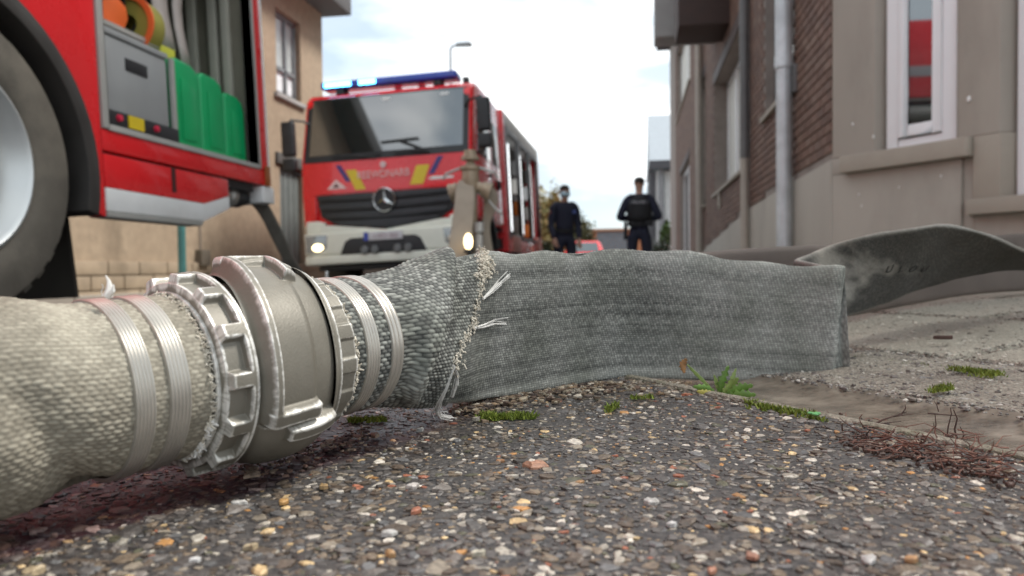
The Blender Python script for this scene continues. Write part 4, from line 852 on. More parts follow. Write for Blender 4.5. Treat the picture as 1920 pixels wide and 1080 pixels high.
for v0, k0 in ((0.047, 0.22), (0.036, 0.30), (0.027, 0.22), (0.013, 0.30), (0.002, 0.24), (-0.009, 0.30), (-0.021, 0.22), (-0.034, 0.26), (-0.050, 0.2)):
    vv = v0+0.0015*(vnoise(S2*6, S2*0+v0*999, 3)-0.5); hb = hb-0.55*k0*np.exp(-((am-vv)/0.0011)**2)*(c2 < 0.5)*sstep(vnoise(S2*9, am*0+v0*777, 9), 0.25, 0.6)
hb = hb+0.40*np.exp(-((am+0.0415)/0.0006)**2)*(c2 < 0.5)*(np.sin(S2*1500) > 0)*sstep(vnoise(S2*14, am*0, 19), 0.3, 0.5)
HOSE2 = attr_mat('woven_hose_grey', (0.030, 0.031, 0.030), (0.44, 0.44, 0.405), 0.8, mottled=(0.62, 0.64, 0.60), mscale=16, noise=0.10, nscale=800)
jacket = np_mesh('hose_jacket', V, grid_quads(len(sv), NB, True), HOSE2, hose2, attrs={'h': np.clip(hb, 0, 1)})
jV = V[:, :int(NB*0.84)].reshape(-1, 3); jx, jy, jz = proj(jV)
def on_jacket(px, py, off=0.0012):
    i = np.argmin((jx-px)**2+(jy-py)**2); return atc(px, py, float(jz[i])-off)
band(0.1285, 0.1392, 0.0438, 'wire_binding', BAND, hose2, 5); band(0.1490, 0.1592, 0.0438, 'wire_binding', BAND, hose2, 3)
tufts(0.1205, 0.0432, -70, 100, 230, 0.0032, 0.0007, 'frayed_end', FRAY, hose2, -1)
# frayed seam
sm_ = MB()
for k in range(420):
    y = random.uniform(468, 700)+abs(random.gauss(0, 1))*0; 
    if random.random() < 0.45: y = random.uniform(466, 520)
    x = np.interp(y, [a for a, b in SEAM], [b for a, b in SEAM])+random.gauss(0, 3.4 if y > 520 else 8)
    p = on_jacket(x, y, 0.0008); l = random.uniform(0.0015, 0.0042); d = rng.normal(0, 1, 3)+np.array([0.3, -0.5, -0.8]); d /= np.linalg.norm(d)
    sm_.tube([p, p+d*l*0.5, p+d*l*0.6+rng.normal(0, 1, 3)*0.0012], [0.00065*random.uniform(0.6, 1.5)]*3, 5)
tag(sm_.build('frayed_seam', FRAY, hose2, smooth=True), kind='stuff')
for pts, r in (([(906, 560), (921, 546), (936, 530), (952, 515)], (0.0014, 0.0022, 0.0022, 0.0008)), ([(885, 616), (905, 612), (925, 604), (948, 603)], (0.0008, 0.0024, 0.0028, 0.0010)), ([(850, 686), (857, 705), (853, 722), (846, 744)], (0.0016, 0.0022, 0.0018, 0.0004)), ([(850, 690), (838, 725), (824, 752), (818, 768), (824, 779), (845, 782)], (0.0016, 0.0012, 0.0014, 0.0020, 0.0014, 0.0008))):
    bun = MB(); ctr_ = np.array([on_jacket(x, y, 0.0024) for x, y in pts])
    for k in range(22):
        ph_, q_ = rng.random()*2*pi, np.sqrt(rng.random()); e0 = rng.normal(0, 0.0005, 3); sp_ = rng.uniform(0.8, 1.5)
        P_ = [c+np.array([cos(ph_), 0.3*sin(ph_), sin(ph_)])*rr*0.55*q_*sp_+e0*j for j, (c, rr) in enumerate(zip(ctr_, r))]; m_0 = rng.integers(0, 2); bun.tube(P_[:len(P_)-m_0] if len(P_) > 3 else P_, 0.00028, 5)
    bun.build('loose_thread', FRAYW, hose2, smooth=True)
# folded tail: ribbon given by its top and bottom edge
tail = [((1555, 503, 0.794), (1542, 713, 0.794)), ((1567, 503, 0.794), (1551, 713, 0.794)), ((1571, 504, 0.801), (1554, 709, 0.801)), ((1562, 501, 0.812), (1550, 690, 0.815)), ((1540, 497, 0.835), (1540, 650, 0.84)), ((1512, 491, 0.855), (1514, 625, 0.86)), ((1496, 488, 0.868), (1500, 612, 0.875)), ((1497, 485, 0.882), (1506, 604, 0.89)), ((1516, 477, 0.892), (1535, 600, 0.905)), ((1560, 459, 0.905), (1575, 597, 0.935)), ((1600, 447, 0.905), (1615, 584, 0.970)), ((1650, 437, 0.915), (1665, 566, 1.015)), ((1700, 430, 0.925), (1710, 545, 1.06)), ((1745, 423, 0.94), (1755, 532, 1.10)), ((1775, 422, 0.955), (1790, 522, 1.13)), ((1820, 430, 0.98), (1830, 514, 1.155)), ((1870, 446, 1.02), (1875, 507, 1.18)), ((1920, 469, 1.08), (1922, 505, 1.20)), ((1975, 486, 1.14), (1978, 508, 1.23)), ((2040, 500, 1.20), (2040, 520, 1.26)), ((2130, 512, 1.27), (2130, 545, 1.32))]
T_ = np.array([np.concatenate([atc(*a), atc(*b)]) for a, b in tail]); cc = (T_[:, :3]+T_[:, 3:])/2
kn2 = np.concatenate([[0], np.cumsum(np.linalg.norm(np.diff(cc, axis=0), axis=1))]); sv2 = np.arange(0, kn2[-1], 0.0012); R = crom(kn2, T_, sv2)
top, bot = R[:, :3], R[:, 3:]; ctr = (top+bot)/2; hv = (top-bot)/2; hh = np.linalg.norm(hv, axis=1); hv = hv/hh[:, None]
tan = np.gradient(ctr, axis=0); tan /= np.linalg.norm(tan, axis=1)[:, None]; sd_ = np.cross(tan, hv); sd_ /= np.linalg.norm(sd_, axis=1)[:, None]
NB2 = 180; sx_, sy_, ar = section(NB2, hh, np.full(len(sv2), 0.0046), np.full(len(sv2), 0.5), 0.5)
Vt = ctr[:, None]+sd_[:, None]*sx_[..., None]+hv[:, None]*sy_[..., None]
am = ar-ar[:, :1]; S2 = np.repeat(sv2[:, None], NB2, 1); Wt, rt_ = weave(S2, am, 0.0034, 0.0022, 0.36, 5)
nt2 = gnormals(Vt); Vt = Vt+nt2*(0.0003*Wt+0.003*(fbm(S2*14, am*14, 31)-0.47))[..., None]
edge = np.exp(-((np.abs(sy_)-hh[:, None])/0.005)**2)
wornp = sstep(fbm(S2*18, am*26, 44), 0.40, 0.70)*sstep(0.40-S2, 0, 0.2)
HOSE3 = attr_mat('woven_hose_shade_worn', (0.040, 0.039, 0.035), (0.38, 0.36, 0.32), 0.8, mottled=(0.7, 0.68, 0.64), mscale=14, noise=0.2, nscale=500)  # dark base carries the underside's shade in its colour, worn patches over it
np_mesh('folded_tail', Vt, grid_quads(len(sv2), NB2, True), HOSE3, hose2, attrs={'h': np.clip(0.0+0.18*Wt*rt_+0.45*edge*edge+0.75*wornp, 0, 1)})
# faded stencil on the tail
tvx, tvy, tvz = proj(Vt.reshape(-1, 3))
def on_tail(px, py, off=0.0015):
    dq = (tvx-px)**2+(tvy-py)**2; k = np.argsort(dq)[:40]; return atc(px, py, float(tvz[k].min())-off)
INK = M('faded_ink', (0.026, 0.026, 0.025), 0.9)
for ch_, x_ in zip('ULOU', (1668, 1690, 1712, 1734)):
    p_, px1, py1 = on_tail(x_, 505), on_tail(x_+14, 503), on_tail(x_+1, 492); text('faded_letter', ch_, 0.017, INK, hose2, tuple(p_), tuple(px1-p_), tuple(py1-p_), 0.0003)

# ---- third hose lying on edge behind, against the pavement
def ribbon_hose(name, lab, edges, mat, parent=None, th=0.006, step=0.008, group=None):
    T_ = np.array([np.concatenate([a, b]) for a, b in edges]); cc = (T_[:, :3]+T_[:, 3:])/2
    k = np.concatenate([[0], np.cumsum(np.linalg.norm(np.diff(cc, axis=0), axis=1))]); s = np.arange(0, k[-1], step); R = crom(k, T_, s)
    top, bot = R[:, :3], R[:, 3:]; c = (top+bot)/2; hv = (top-bot)/2; hh = np.linalg.norm(hv, axis=1); hv /= hh[:, None]
    tan = np.gradient(c, axis=0); tan /= np.linalg.norm(tan, axis=1)[:, None]; sd_ = np.cross(tan, hv); sd_ /= np.linalg.norm(sd_, axis=1)[:, None]
    sx_, sy_, ar = section(48, hh, np.full(len(s), th), np.full(len(s), 0.45), 0.5)
    V = c[:, None]+sd_[:, None]*sx_[..., None]+hv[:, None]*sy_[..., None]
    S2 = np.repeat(s[:, None], 48, 1); V = V+gnormals(V)*(0.004*(fbm(S2*6, ar*14, 12)-0.47))[..., None]
    o = np_mesh('hose_jacket' if parent else name, V, grid_quads(len(s), 48, True), mat, parent)
    return o
BROWNH = M('brown_wet_hose', (0.125, 0.097, 0.080), 0.55, var=0.18, scale=18, dirt=(0.065, 0.05, 0.042), dscale=9, damt=0.6, bump=0.3, bscale=900)
h3 = []
for px, ty, by_, d in ((1180, 492, 612, 1.07), (1290, 476, 614, 1.08), (1380, 468, 613, 1.09), (1470, 462, 610, 1.11), (1575, 456, 597, 1.18), (1640, 452, 584, 1.27), (1700, 449, 572, 1.36), (1780, 445, 559, 1.44), (1850, 442, 550, 1.50), (1930, 437, 545, 1.55), (2050, 432, 541, 1.58), (2200, 430, 545, 1.60)):
    h3.append((atc(px, ty, d), atc(px, by_, d)))
o = ribbon_hose('flat_hose', '', h3, BROWNH); tag(o, 'brown wet flat hose lying on edge along the pavement behind the grey band', 'hose')

# ---- moss, weed, roots
def blades(name, pts, n, h, spread, mat, lab=None):
    V = []; 
    for k in range(n):
        c = pts[rng.integers(0, len(pts))]+np.array([rng.normal(0, spread), rng.normal(0, spread), 0]); a = rng.random()*2*pi; hh = h*(0.4+rng.random()); w = hh*0.16+0.0002
        d = np.array([cos(a), sin(a), 0]); b = c+np.array([rng.normal(0, 0.5)*hh, rng.normal(0, 0.5)*hh, hh]); V += [c-d*w, c+d*w, (c+b)/2+d*w*0.8, b]
    V = np.array(V); return tag(np_mesh(name, V, np.arange(len(V)).reshape(-1, 4), mat, smooth=False), kind='stuff')
MOSS = random_mat('moss_green', [(0.10, 0.16, 0.01), (0.18, 0.24, 0.02), (0.26, 0.30, 0.035), (0.07, 0.10, 0.01)], 0.8, 0)
def gpts(pl, n, z=0.0, wy=3):
    r = []
    for k in range(n):
        i = rng.integers(0, len(pl)-1); u = rng.random(); px = pl[i][0]*(1-u)+pl[i+1][0]*u; py = pl[i][1]*(1-u)+pl[i+1][1]*u+rng.normal(0, wy); r.append(gnd(px, py, z))
    return r
blades('moss', gpts([(895, 786), (1000, 783)], 60, 0.0, 2), 900, 0.0042, 0.0015, MOSS)
blades('moss', gpts([(655, 792), (725, 788)], 40, 0.0, 1.5), 420, 0.0034, 0.0015, MOSS)
blades('moss', gpts([(1395, 756), (1460, 770), (1545, 788)], 70, 0.003, 3), 900, 0.0036, 0.002, MOSS)
blades('moss', gpts([(1785, 693), (1868, 702)], 50, 0.012, 3), 800, 0.0032, 0.003, MOSS)
blades('moss', gpts([(1745, 735), (1785, 727)], 40, 0.006, 2), 420, 0.003, 0.0018, MOSS)
blades('moss', gpts([(1135, 772), (1165, 762)], 20, 0.001, 3), 160, 0.0034, 0.0015, MOSS)
blades('moss', gpts([(1580, 667), (1690, 682), (1770, 692)], 90, 0.008, 1), 620, 0.0030, 0.0014, MOSS)
blades('moss', gpts([(1185, 747), (1225, 746)], 20, 0.001, 2), 160, 0.003, 0.0012, MOSS)
# weed
wp = gnd(1345, 735, 0.002); weed = thing('weed', 'small green weed with one wilted brown leaf under the grey hose', 'plant', tuple(wp))
LG1 = M('weed_leaf', (0.10, 0.19, 0.03), 0.5, var=0.4, scale=90); LG2 = M('weed_leaf_pale', (0.22, 0.30, 0.08), 0.5, var=0.3, scale=90); LBR = M('wilted_leaf', (0.28, 0.14, 0.05), 0.7, var=0.4, scale=150); LYE = M('yellow_leaf', (0.42, 0.36, 0.08), 0.6, var=0.3, scale=90)
def leaf(P, w, mat, serr=0.25):
    P = np.array(P); k = np.linspace(0, 1, len(P)); kk = np.linspace(0, 1, 13); C = np.stack([np.interp(kk, k, P[:, i]) for i in range(3)], 1)
    C[1:-1] = (C[:-2]+2*C[1:-1]+C[2:])/4
    V = []
    for i, c in enumerate(C):
        t = C[min(i+1, 12)]-C[max(i-1, 0)]; sdx = np.cross(t, fw); sdx /= np.linalg.norm(sdx)+1e-9
        ww = w*(sin(pi*min(1, kk[i]*0.92+0.06))**0.8)*(1+serr*(1 if i % 2 else -1)); V += [c-sdx*ww-fw*0.0008, c, c+sdx*ww-fw*0.0008]
    q = [(i*3+j, i*3+j+1, i*3+j+4, i*3+j+3) for i in range(12) for j in range(2)]
    o = np_mesh('leaf', np.array(V)-wp, q, mat, weed); m = o.modifiers.new('s', 'SOLIDIFY'); m.thickness = 0.0004; return o
dW = proj(wp)[2]
def lp_(*pts): return [atc(x, y, dW+o) for x, y, o in pts]
leaf(lp_((1345, 742, 0), (1320, 716, -.004), (1300, 696, -.006), (1287, 682, -.008)), 0.0016, LG2, 0.1)
leaf(lp_((1287, 672, -.008), (1279, 684, -.008), (1283, 700, -.009)), 0.0030, LBR, 0.3)
leaf(lp_((1345, 742, -.003), (1322, 728, -.010), (1298, 724, -.014)), 0.0034, LG1)
leaf(lp_((1350, 742, -.004), (1325, 738, -.014), (1306, 733, -.018)), 0.0030, LYE)
leaf(lp_((1352, 744, 0), (1352, 715, -.002), (1366, 685, -.002)), 0.0036, LG1, 0.4)
leaf(lp_((1352, 744, -.002), (1370, 722, -.006), (1384, 708, -.010)), 0.0040, LG2, 0.35)
leaf(lp_((1355, 744, -.004), (1385, 728, -.010), (1412, 722, -.014)), 0.0042, LG1, 0.35)
leaf(lp_((1355, 746, -.006), (1388, 740, -.014), (1418, 740, -.018)), 0.0040, LG1, 0.35)
leaf(lp_((1350, 746, -.006), (1345, 752, -.016), (1330, 756, -.020)), 0.0036, LBR, 0.3)
leaf(lp_((1352, 742, 0), (1345, 722, 0), (1338, 702, 0)), 0.0022, LG2, 0.2)
leaf(lp_((1358, 742, 0), (1372, 712, 0), (1380, 690, 0.002)), 0.0022, LG2, 0.2)
cv_ = gnd(1527, 787, 0.004); cl = thing('clover_sprig', 'tiny round green clover leaf on the mossy gutter edge', 'plant', tuple(cv_))
for k in range(3): MB().lathe([(0.0008, 0.0002), (0.0011, 0.0022), (0.0002, 0.0024)], (0.0026*cos(k*2.1+0.5), 0.0026*sin(k*2.1+0.5), 0.004), 'z', 10).build('leaf', M('clover_green', (0.12, 0.34, 0.12), 0.5), cl)
MB().tube([(0, 0, -0.004), (0, 0, 0.0042)], 0.0005, 5).build('stem', LG2, cl)
# reddish dry roots in the gutter mouth
ROOT = random_mat('red_brown_roots', [(0.10, 0.035, 0.022), (0.18, 0.07, 0.045), (0.24, 0.11, 0.07), (0.05, 0.02, 0.015), (0.14, 0.06, 0.04)], 0.75, 0)
rm = MB()
for k in range(330):
    u = rng.beta(1.5, 1.3); px = 1560+360*u; py = 803+72*u+rng.normal(0, 13)
    if py > 888: continue
    p = gnd(px, py, 0.001+abs(rng.normal(0, 0.0018))); a = rng.random()*2*pi; P = [p]; d = np.array([cos(a), sin(a), rng.normal(0, 0.14)]); l = rng.uniform(0.006, 0.026)
    for j in range(4):
        d = d+rng.normal(0, 0.42, 3)*np.array([1, 1, 0.5]); d /= np.linalg.norm(d); q = P[-1]+d*l/4; q[2] = max(q[2], 0.0005); P.append(q)
    rm.tube(P, [0.0005, 0.00045, 0.0004, 0.0003, 0.0002], 4, cap=False)
tag(rm.build('dry_roots', ROOT, smooth=True), kind='stuff')
tag(stone_mesh('root_soil', *[np.array(v) for v in zip(*[gnd(1575+330*u, 812+72*u+rng.normal(0, 13), 0)[:2] for u in rng.random(900)])], np.full(900, 0.0005), 0.0007+0.0013*rng.random(900), 0.0006+0.0010*rng.random(900), np.array([(0.06, 0.03, 0.02)])*(0.6+0.9*rng.random((900, 1))), MC['pebble'], K=5), kind='stuff')
TWIG = M('dark_twig', (0.06, 0.03, 0.022), 0.8, var=0.3, scale=200)
dT = proj(gnd(1700, 800))[2]
def twig(lab, segs):
    m = MB()
    for P, r in segs: m.tube([atc(x, y, dT+o) for x, y, o in P], np.linspace(r, r*0.45, len(P)), 5)
    return tag(m.build('twig', TWIG, smooth=True), lab, 'twig')
twig('dark forked twig sticking up from the reddish roots beside the gutter', [([(1632, 800, 0), (1655, 787, 0), (1680, 779, 0), (1700, 772, 0)], 0.0008), ([(1675, 781, 0), (1696, 778, 0.003), (1712, 776, 0.005)], 0.0006), ([(1690, 777, 0), (1698, 766, 0), (1697, 758, 0)], 0.0005), ([(1640, 797, 0), (1660, 793, 0.01), (1690, 790, 0.01)], 0.0006)])
twig('thin brown twigs standing upright in the reddish roots nearest the right edge', [([(1752, 820, 0), (1755, 795, 0), (1753, 775, 0)], 0.0006), ([(1775, 828, 0), (1778, 800, 0), (1784, 776, 0), (1782, 764, 0)], 0.0006), ([(1795, 825, 0), (1790, 805, 0), (1795, 785, 0), (1788, 768, 0)], 0.0008), ([(1740, 775, 0), (1765, 777, 0), (1800, 780, 0)], 0.0006), ([(1760, 772, 0), (1756, 758, 0), (1751, 752, 0)], 0.0004), ([(1800, 830, 0), (1808, 815, 0), (1800, 800, 0)], 0.0007), ([(1768, 826, 0), (1780, 818, 0), (1792, 812, 0)], 0.0008)])
ch = gnd(1768, 633, 0.026)
tag(MB().prism([(-0.012, -0.002), (-0.006, 0.004), (0.004, 0.003), (0.013, 0.005), (0.010, -0.003), (0.001, -0.005)], 'z', -0.002, 0.0025).build('bark_chip', TWIG, bevel=0.0012), 'small dark chip of bark lying alone on the paving slab', 'bark chip').location = tuple(ch)

# ================================================================== FIRE ENGINES
def arc(cy, cz, r, a0, a1, n): return [(cy+r*cos(radians(a0+(a1-a0)*k/n)), cz+r*sin(radians(a0+(a1-a0)*k/n))) for k in range(n+1)]
def wheel(parent, x, y, z, R, r, w, out, deep=0.09):
    """wheel on the x axis, outer face towards +x if out>0"""
    s = 1 if out > 0 else -1
    t = MB().lathe([(x-s*w, r), (x-s*w, R*0.93), (x-s*w*0.85, R*0.99), (x-s*w*0.5, R), (x-s*w*0.15, R*0.99), (x-s*0.012, R*0.955), (x-s*0.004, R*0.90), (x, R*0.80), (x, R*0.72), (x-s*0.006, R*0.68), (x-s*0.02, r+0.008), (x-s*0.03, r)], (0, y, z), 'x', 64).build('tyre', RUBBER, parent, smooth=True)
    for k in range(40):
        a = 2*pi*k/40; MB().obox((x-s*w*0.5, y+(R+0.002)*cos(a), z+(R+0.002)*sin(a)), (w*0.36, 0, 0), (0, 0.022*-sin(a), 0.022*cos(a)), (0, 0.006*cos(a), 0.006*sin(a))).build('tread_block', RUBBER, t) if w > 0.27 else None
    rm_ = MB().lathe([(x-s*0.03, r+0.001), (x-s*0.006, r+0.012), (x+s*0.002, r-0.002), (x-s*0.012, r-0.016), (x-s*0.035, r-0.024), (x-s*0.055, r-0.045), (x-s*deep, r-0.06), (x-s*deep, r*0.62), (x-s*(deep-0.05), r*0.55), (x-s*(deep-0.06), r*0.30), (x-s*(deep-0.09), r*0.28), (x-s*(deep-0.10), r*0.18), (x-s*(deep-0.10), 0.0)], (0, y, z), 'x', 64).build('rim', RIMM, parent, smooth=True)
    for k in range(10):
        a = 2*pi*k/10; MB().lathe([(x-s*(deep-0.05), 0.018), (x-s*(deep-0.075), 0.018), (x-s*(deep-0.08), 0.010)], (0, y+r*0.43*cos(a), z+r*0.43*sin(a)), 'x', 6).build('wheel_nut', ALU, rm_)
XT = -2.10
t1 = thing('fire_truck', 'near red fire engine with an open gear locker and a big rear wheel', 'fire engine', (XT, 0, -0.03), rot=(0, radians(-2.3), 0))
AY, AZ = 2.05, 0.53
side = [(2.735, 0.37), (2.735, 2.95), (-1.5, 2.95), (-1.5, 0.62), (1.30, 0.62)]+arc(AY, AZ, 0.65, 172, -13, 26)
body = MB().prism(side, 'x', -0.07, 0).build('side_panel', RED, t1, bevel=0.008)
MB().prism(arc(AY, AZ, 0.65, 185, -14, 30)+arc(AY, AZ, 0.585, -14, 185, 30), 'x', -0.42, 0.012).build('mudguard', M('black_mudguard', (0.035, 0.031, 0.028), 0.55, var=0.25), t1, bevel=0.008)
MB().lathe([(-0.42, 0.1), (-0.42, 0.63)], (0, AY, AZ), 'x', 40, radians(-14), radians(185)).build('wheel_house', BLACKP, t1)
wheel(t1, -0.005, AY, AZ-0.005, 0.532, 0.325, 0.30, 1, 0.13)
MB().box(-2.2, -0.5, AY-0.12, AY+0.12, AZ-0.16, AZ+0.10).build('axle', BLACKP, t1, bevel=0.05)
wheel(t1, -2.38, AY, AZ-0.02, 0.50, 0.305, 0.29, -1, 0.13)
# locker
ly0, ly1, lz0, lz1 = 2.74, 4.045, 0.735, 2.05
fr = MB().box(-0.05, 0.008, ly0, ly0+0.035, lz0, lz1).box(-0.05, 0.008, ly1-0.035, ly1, lz0, lz1).box(-0.05, 0.008, ly0+0.035, ly1-0.035, lz0, lz0+0.022).box(-0.05, 0.008, ly0+0.035, ly1-0.035, lz1-0.03, lz1)
lk = fr.build('locker_frame', ALU, t1, bevel=0.005)
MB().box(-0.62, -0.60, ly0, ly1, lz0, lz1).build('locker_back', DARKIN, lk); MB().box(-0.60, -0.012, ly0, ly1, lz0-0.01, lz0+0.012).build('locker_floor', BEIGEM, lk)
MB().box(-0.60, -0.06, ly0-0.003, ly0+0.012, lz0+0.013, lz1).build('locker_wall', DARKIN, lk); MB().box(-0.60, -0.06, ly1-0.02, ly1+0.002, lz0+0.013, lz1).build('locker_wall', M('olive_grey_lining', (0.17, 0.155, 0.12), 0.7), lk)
for x, w in ((-0.125, 0.045), (-0.20, 0.05), (-0.33, 0.05)): MB().box(x-w, x, 3.985, 4.022, lz0+0.013, lz1).build('locker_post', BEIGEM, lk, bevel=0.006)
MB().box(-0.598, -0.10, ly0+0.013, 3.30, 1.225, 1.245).build('locker_shelf', ALU, lk)
MB().lathe([(ly0+0.04, 0.10), (ly1-0.04, 0.10)], (-0.12, 0, lz1-0.14), 'y', 20).build('rolled_shutter', ALU, lk, smooth=True)
MB().box(-0.07, 0, ly0, 4.16, 2.06, 2.95).build('upper_panel', RED, t1, bevel=0.008)
MB().box(0.002, 0.006, -1.45, 4.12, 2.30, 2.42).build('grey_stripe', M('grey_film', (0.42, 0.42, 0.44), 0.4), t1)
MB().box(-0.07, 0.0, 2.737, 4.13, 0.645, 0.733).build('locker_rail', RED, t1, bevel=0.008)
MB().box(-0.06, -0.03, 2.74, 4.0, 0.60, 0.644).build('shadow_gap', BLACKP, t1)
lower = MB().prism([(2.738, 0.495), (2.738, 0.632), (3.68, 0.632), (3.68, 0.545), (3.45, 0.487)], 'x', -0.06, 0.0).build('lower_panel', RED, t1, bevel=0.006)
MB().prism([(2.738, 0.398), (2.738, 0.493), (3.45, 0.485), (3.68, 0.543), (3.68, 0.478), (3.44, 0.398)], 'x', -0.06, 0.002).build('white_stripe', WHITEP, t1, bevel=0.004)
MB().prism([(2.738, 0.372), (2.738, 0.396), (3.43, 0.396), (3.41, 0.372)], 'x', -0.08, 0.004).build('sill_trim', ALU, t1, bevel=0.004)
text('number_one', '1', 0.155, M('dark_print', (0.05, 0.012, 0.012), 0.5), t1, (0.0015, 3.20, 0.568), (0, 1, 0), (0, 0, 1), 0.001, sx=1.3, bold=0.004)
MB().box(-0.07, 0.0, 4.047, 4.135, 0.735, 2.058).build('corner_post', RED, t1, bevel=0.008)
MB().prism([(-0.35, 4.137), (-0.004, 4.137), (-0.010, 4.175), (-0.05, 4.21), (-0.35, 4.22)], 'z', 0.55, 2.95).build('rear_corner', WHITEP, t1, bevel=0.008)
MB().box(-0.09, -0.002, 4.06, 4.20, 0.545, 0.642).build('corner_bracket', WHITEP, t1, bevel=0.01)
MB().box(-0.001, 0.014, 4.085, 4.135, 0.64, 0.76).build('marker_light', AMBER, t1, bevel=0.008)
# pump outlet under the rear corner
ou = MB().lathe([(3.66, 0.03), (3.68, 0.05), (3.72, 0.05), (3.73, 0.062), (3.78, 0.062), (3.79, 0.052), (3.85, 0.052), (3.86, 0.068), (3.90, 0.068), (3.91, 0.04)], (-0.13, 0, 0.575), 'y', 24).build('pump_outlet', M('worn_steel', (0.40, 0.38, 0.35), 0.4, metal=0.6, var=0.2, scale=20), t1, smooth=True)
MB().lathe([(3.905, 0.035), (3.91, 0.060), (3.99, 0.060), (4.01, 0.045), (4.05, 0.045)], (-0.13, 0, 0.575), 'y', 20).build('black_cap', BLACKP, ou, smooth=True)
for k in range(6): MB().obox((-0.13+0.066*cos(k), 3.755, 0.575+0.066*sin(k)), (0.010, 0, 0), (0, 0.02, 0), (0, 0, 0.010)).build('outlet_lug', ALU, ou)
# hull behind the side skin
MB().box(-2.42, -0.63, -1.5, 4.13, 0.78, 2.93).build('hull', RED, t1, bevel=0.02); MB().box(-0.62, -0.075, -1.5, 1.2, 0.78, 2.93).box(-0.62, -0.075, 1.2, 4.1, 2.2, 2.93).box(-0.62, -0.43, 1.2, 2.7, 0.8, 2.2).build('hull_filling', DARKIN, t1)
MB().box(-2.3, -0.55, -1.5, 4.05, 0.55, 0.775).build('chassis', BLACKP, t1)
MB().box(-1.3, -0.45, 2.55, 3.0, 0.30, 0.52).build('tool_box', M('dark_khaki', (0.075, 0.068, 0.058), 0.8), t1, bevel=0.02)
MB().prism([(2.90, 0.05), (2.86, 0.52), (2.875, 0.52), (2.92, 0.05)], 'x', -0.62, -0.30).build('mudflap', M('mudflap_rubber', (0.05, 0.042, 0.034), 0.8), t1)
for y0 in (-1.4, -0.45):
    for k in range(22): MB().box(-0.03, 0.004, y0+0.03, y0+0.88, 0.70+k*0.066, 0.70+k*0.066+0.062).build('shutter_slat', ALU, t1)
MB().box(-2.42, 0, -3.6, -1.55, 0.5, 2.75).build('cab', RED, t1, bevel=0.12); MB().box(-0.1, 0.006, -3.3, -2.3, 1.6, 2.45).build('cab_window', SCREEN, t1, bevel=0.02); MB().box(-2.2, -0.2, -3.61, -3.59, 1.55, 2.5).build('windscreen', SCREEN, t1)
wheel(t1, -0.02, -2.5, AZ-0.02, 0.50, 0.305, 0.28, 1, 0.02)

# --- gear standing in the open locker, each its own thing
def at1(x, y, z):  # truck frame to world
    b = radians(-2.3); return (XT+x*cos(b)+z*sin(b), y, -0.03-x*sin(b)+z*cos(b))
R1 = (0, radians(-2.3), 0)
cs = thing('equipment_case', 'grey metal case with two black handle slots in the open locker', 'case', at1(0, 0, 0), rot=R1)
MB().box(-0.46, -0.045, 2.79, 3.265, 0.835, 1.155).build('case_body', GREYCASE, cs, bevel=0.012)
MB().box(-0.05, -0.036, 3.285, 3.315, 0.83, 1.17).build('edge_trim', ALU, cs); MB().box(-0.46, -0.038, 2.785, 3.27, 1.157, 1.185).build('case_lid', GREYCASE, cs, bevel=0.006)
for y0, y1 in ((2.80, 2.84), (2.965, 3.115)): MB().box(-0.05, -0.040, y0, y1, 1.03, 1.085).build('handle_slot', BLACKP, cs, bevel=0.005)
tr_ = thing('trolley_base', 'black tray with red knobs and a yellow label under the grey case', 'tray', at1(0, 0, 0), rot=R1)
MB().box(-0.47, -0.02, 2.785, 3.30, 0.762, 0.830).build('tray', BLACKP, tr_, bevel=0.008)
for y in (2.87, 3.12): MB().lathe([(-0.022, 0.016), (-0.008, 0.014), (-0.006, 0.0)], (0, y, 0.80), 'x', 12).build('red_knob', M('red_knob', (0.6, 0.02, 0.06), 0.4), tr_)
MB().box(-0.021, -0.014, 2.93, 3.03, 0.77, 0.825).build('yellow_label', YELLOW, tr_)
for i, (y0, y1, zt, lab) in enumerate(((3.315, 3.545, 1.19, 'tallest green plastic canister, next to the grey case in the locker'), (3.55, 3.77, 1.175, 'middle one of three green plastic canisters in the locker'), (3.775, 3.985, 1.125, 'rearmost green plastic canister, beside the beige locker posts'))):
    c = thing('green_canister', lab, 'canister', at1(0, 0, 0), 'green canisters in the open locker', R1)
    MB().prism([(y0, 0.76), (y1, 0.76), (y1, zt-0.07), (y1-0.02, zt-0.02), (y1-0.07, zt), (y0+0.03, zt+0.005), (y0, zt-0.02)], 'x', -0.40, -0.05).build('canister_body', GREENP, c, bevel=0.03, seg=3)
    MB().prism([(y0+0.06, 0.80), (y1-0.05, 0.80), (y1-0.05, zt-0.12), (y0+0.06, zt-0.09)], 'x', -0.049, -0.043).build('moulded_rib', GREENP, c, bevel=0.005)
    MB().lathe([(zt-0.01, 0.03), (zt+0.03, 0.03), (zt+0.03, 0)], (-0.22, y0+0.10, 0), 'z', 14).build('cap', BLACKP, c)
fan = thing('ventilator_fan', 'orange bladed ventilator fan on the shelf above the grey case', 'fan', at1(-0.16, 2.96, 1.40), rot=R1)
for k in range(5):
    a = k*2*pi/5+0.55; ca, sa = cos(a), sin(a); P = []
    for u, w in ((0.03, 0.03), (0.09, 0.085), (0.16, 0.105), (0.20, 0.07), (0.215, 0.0), (0.20, -0.06), (0.13, -0.07), (0.06, -0.035)): P.append((ca*u-sa*w, sa*u+ca*w))
    MB().prism(P, 'x', -0.006, 0.006).build('fan_blade', ORANGEP, fan, bevel=0.004)
MB().lathe([(-0.03, 0.045), (0.03, 0.045), (0.05, 0.03), (0.05, 0)], axis='x', n=18).build('hub', M('grey_hub', (0.25, 0.22, 0.20), 0.5), fan, smooth=True)
MB().lathe([(-0.10, 0.235), (-0.03, 0.235), (-0.03, 0.225), (-0.10, 0.225)], axis='x', n=40).build('shroud', BLACKP, fan)
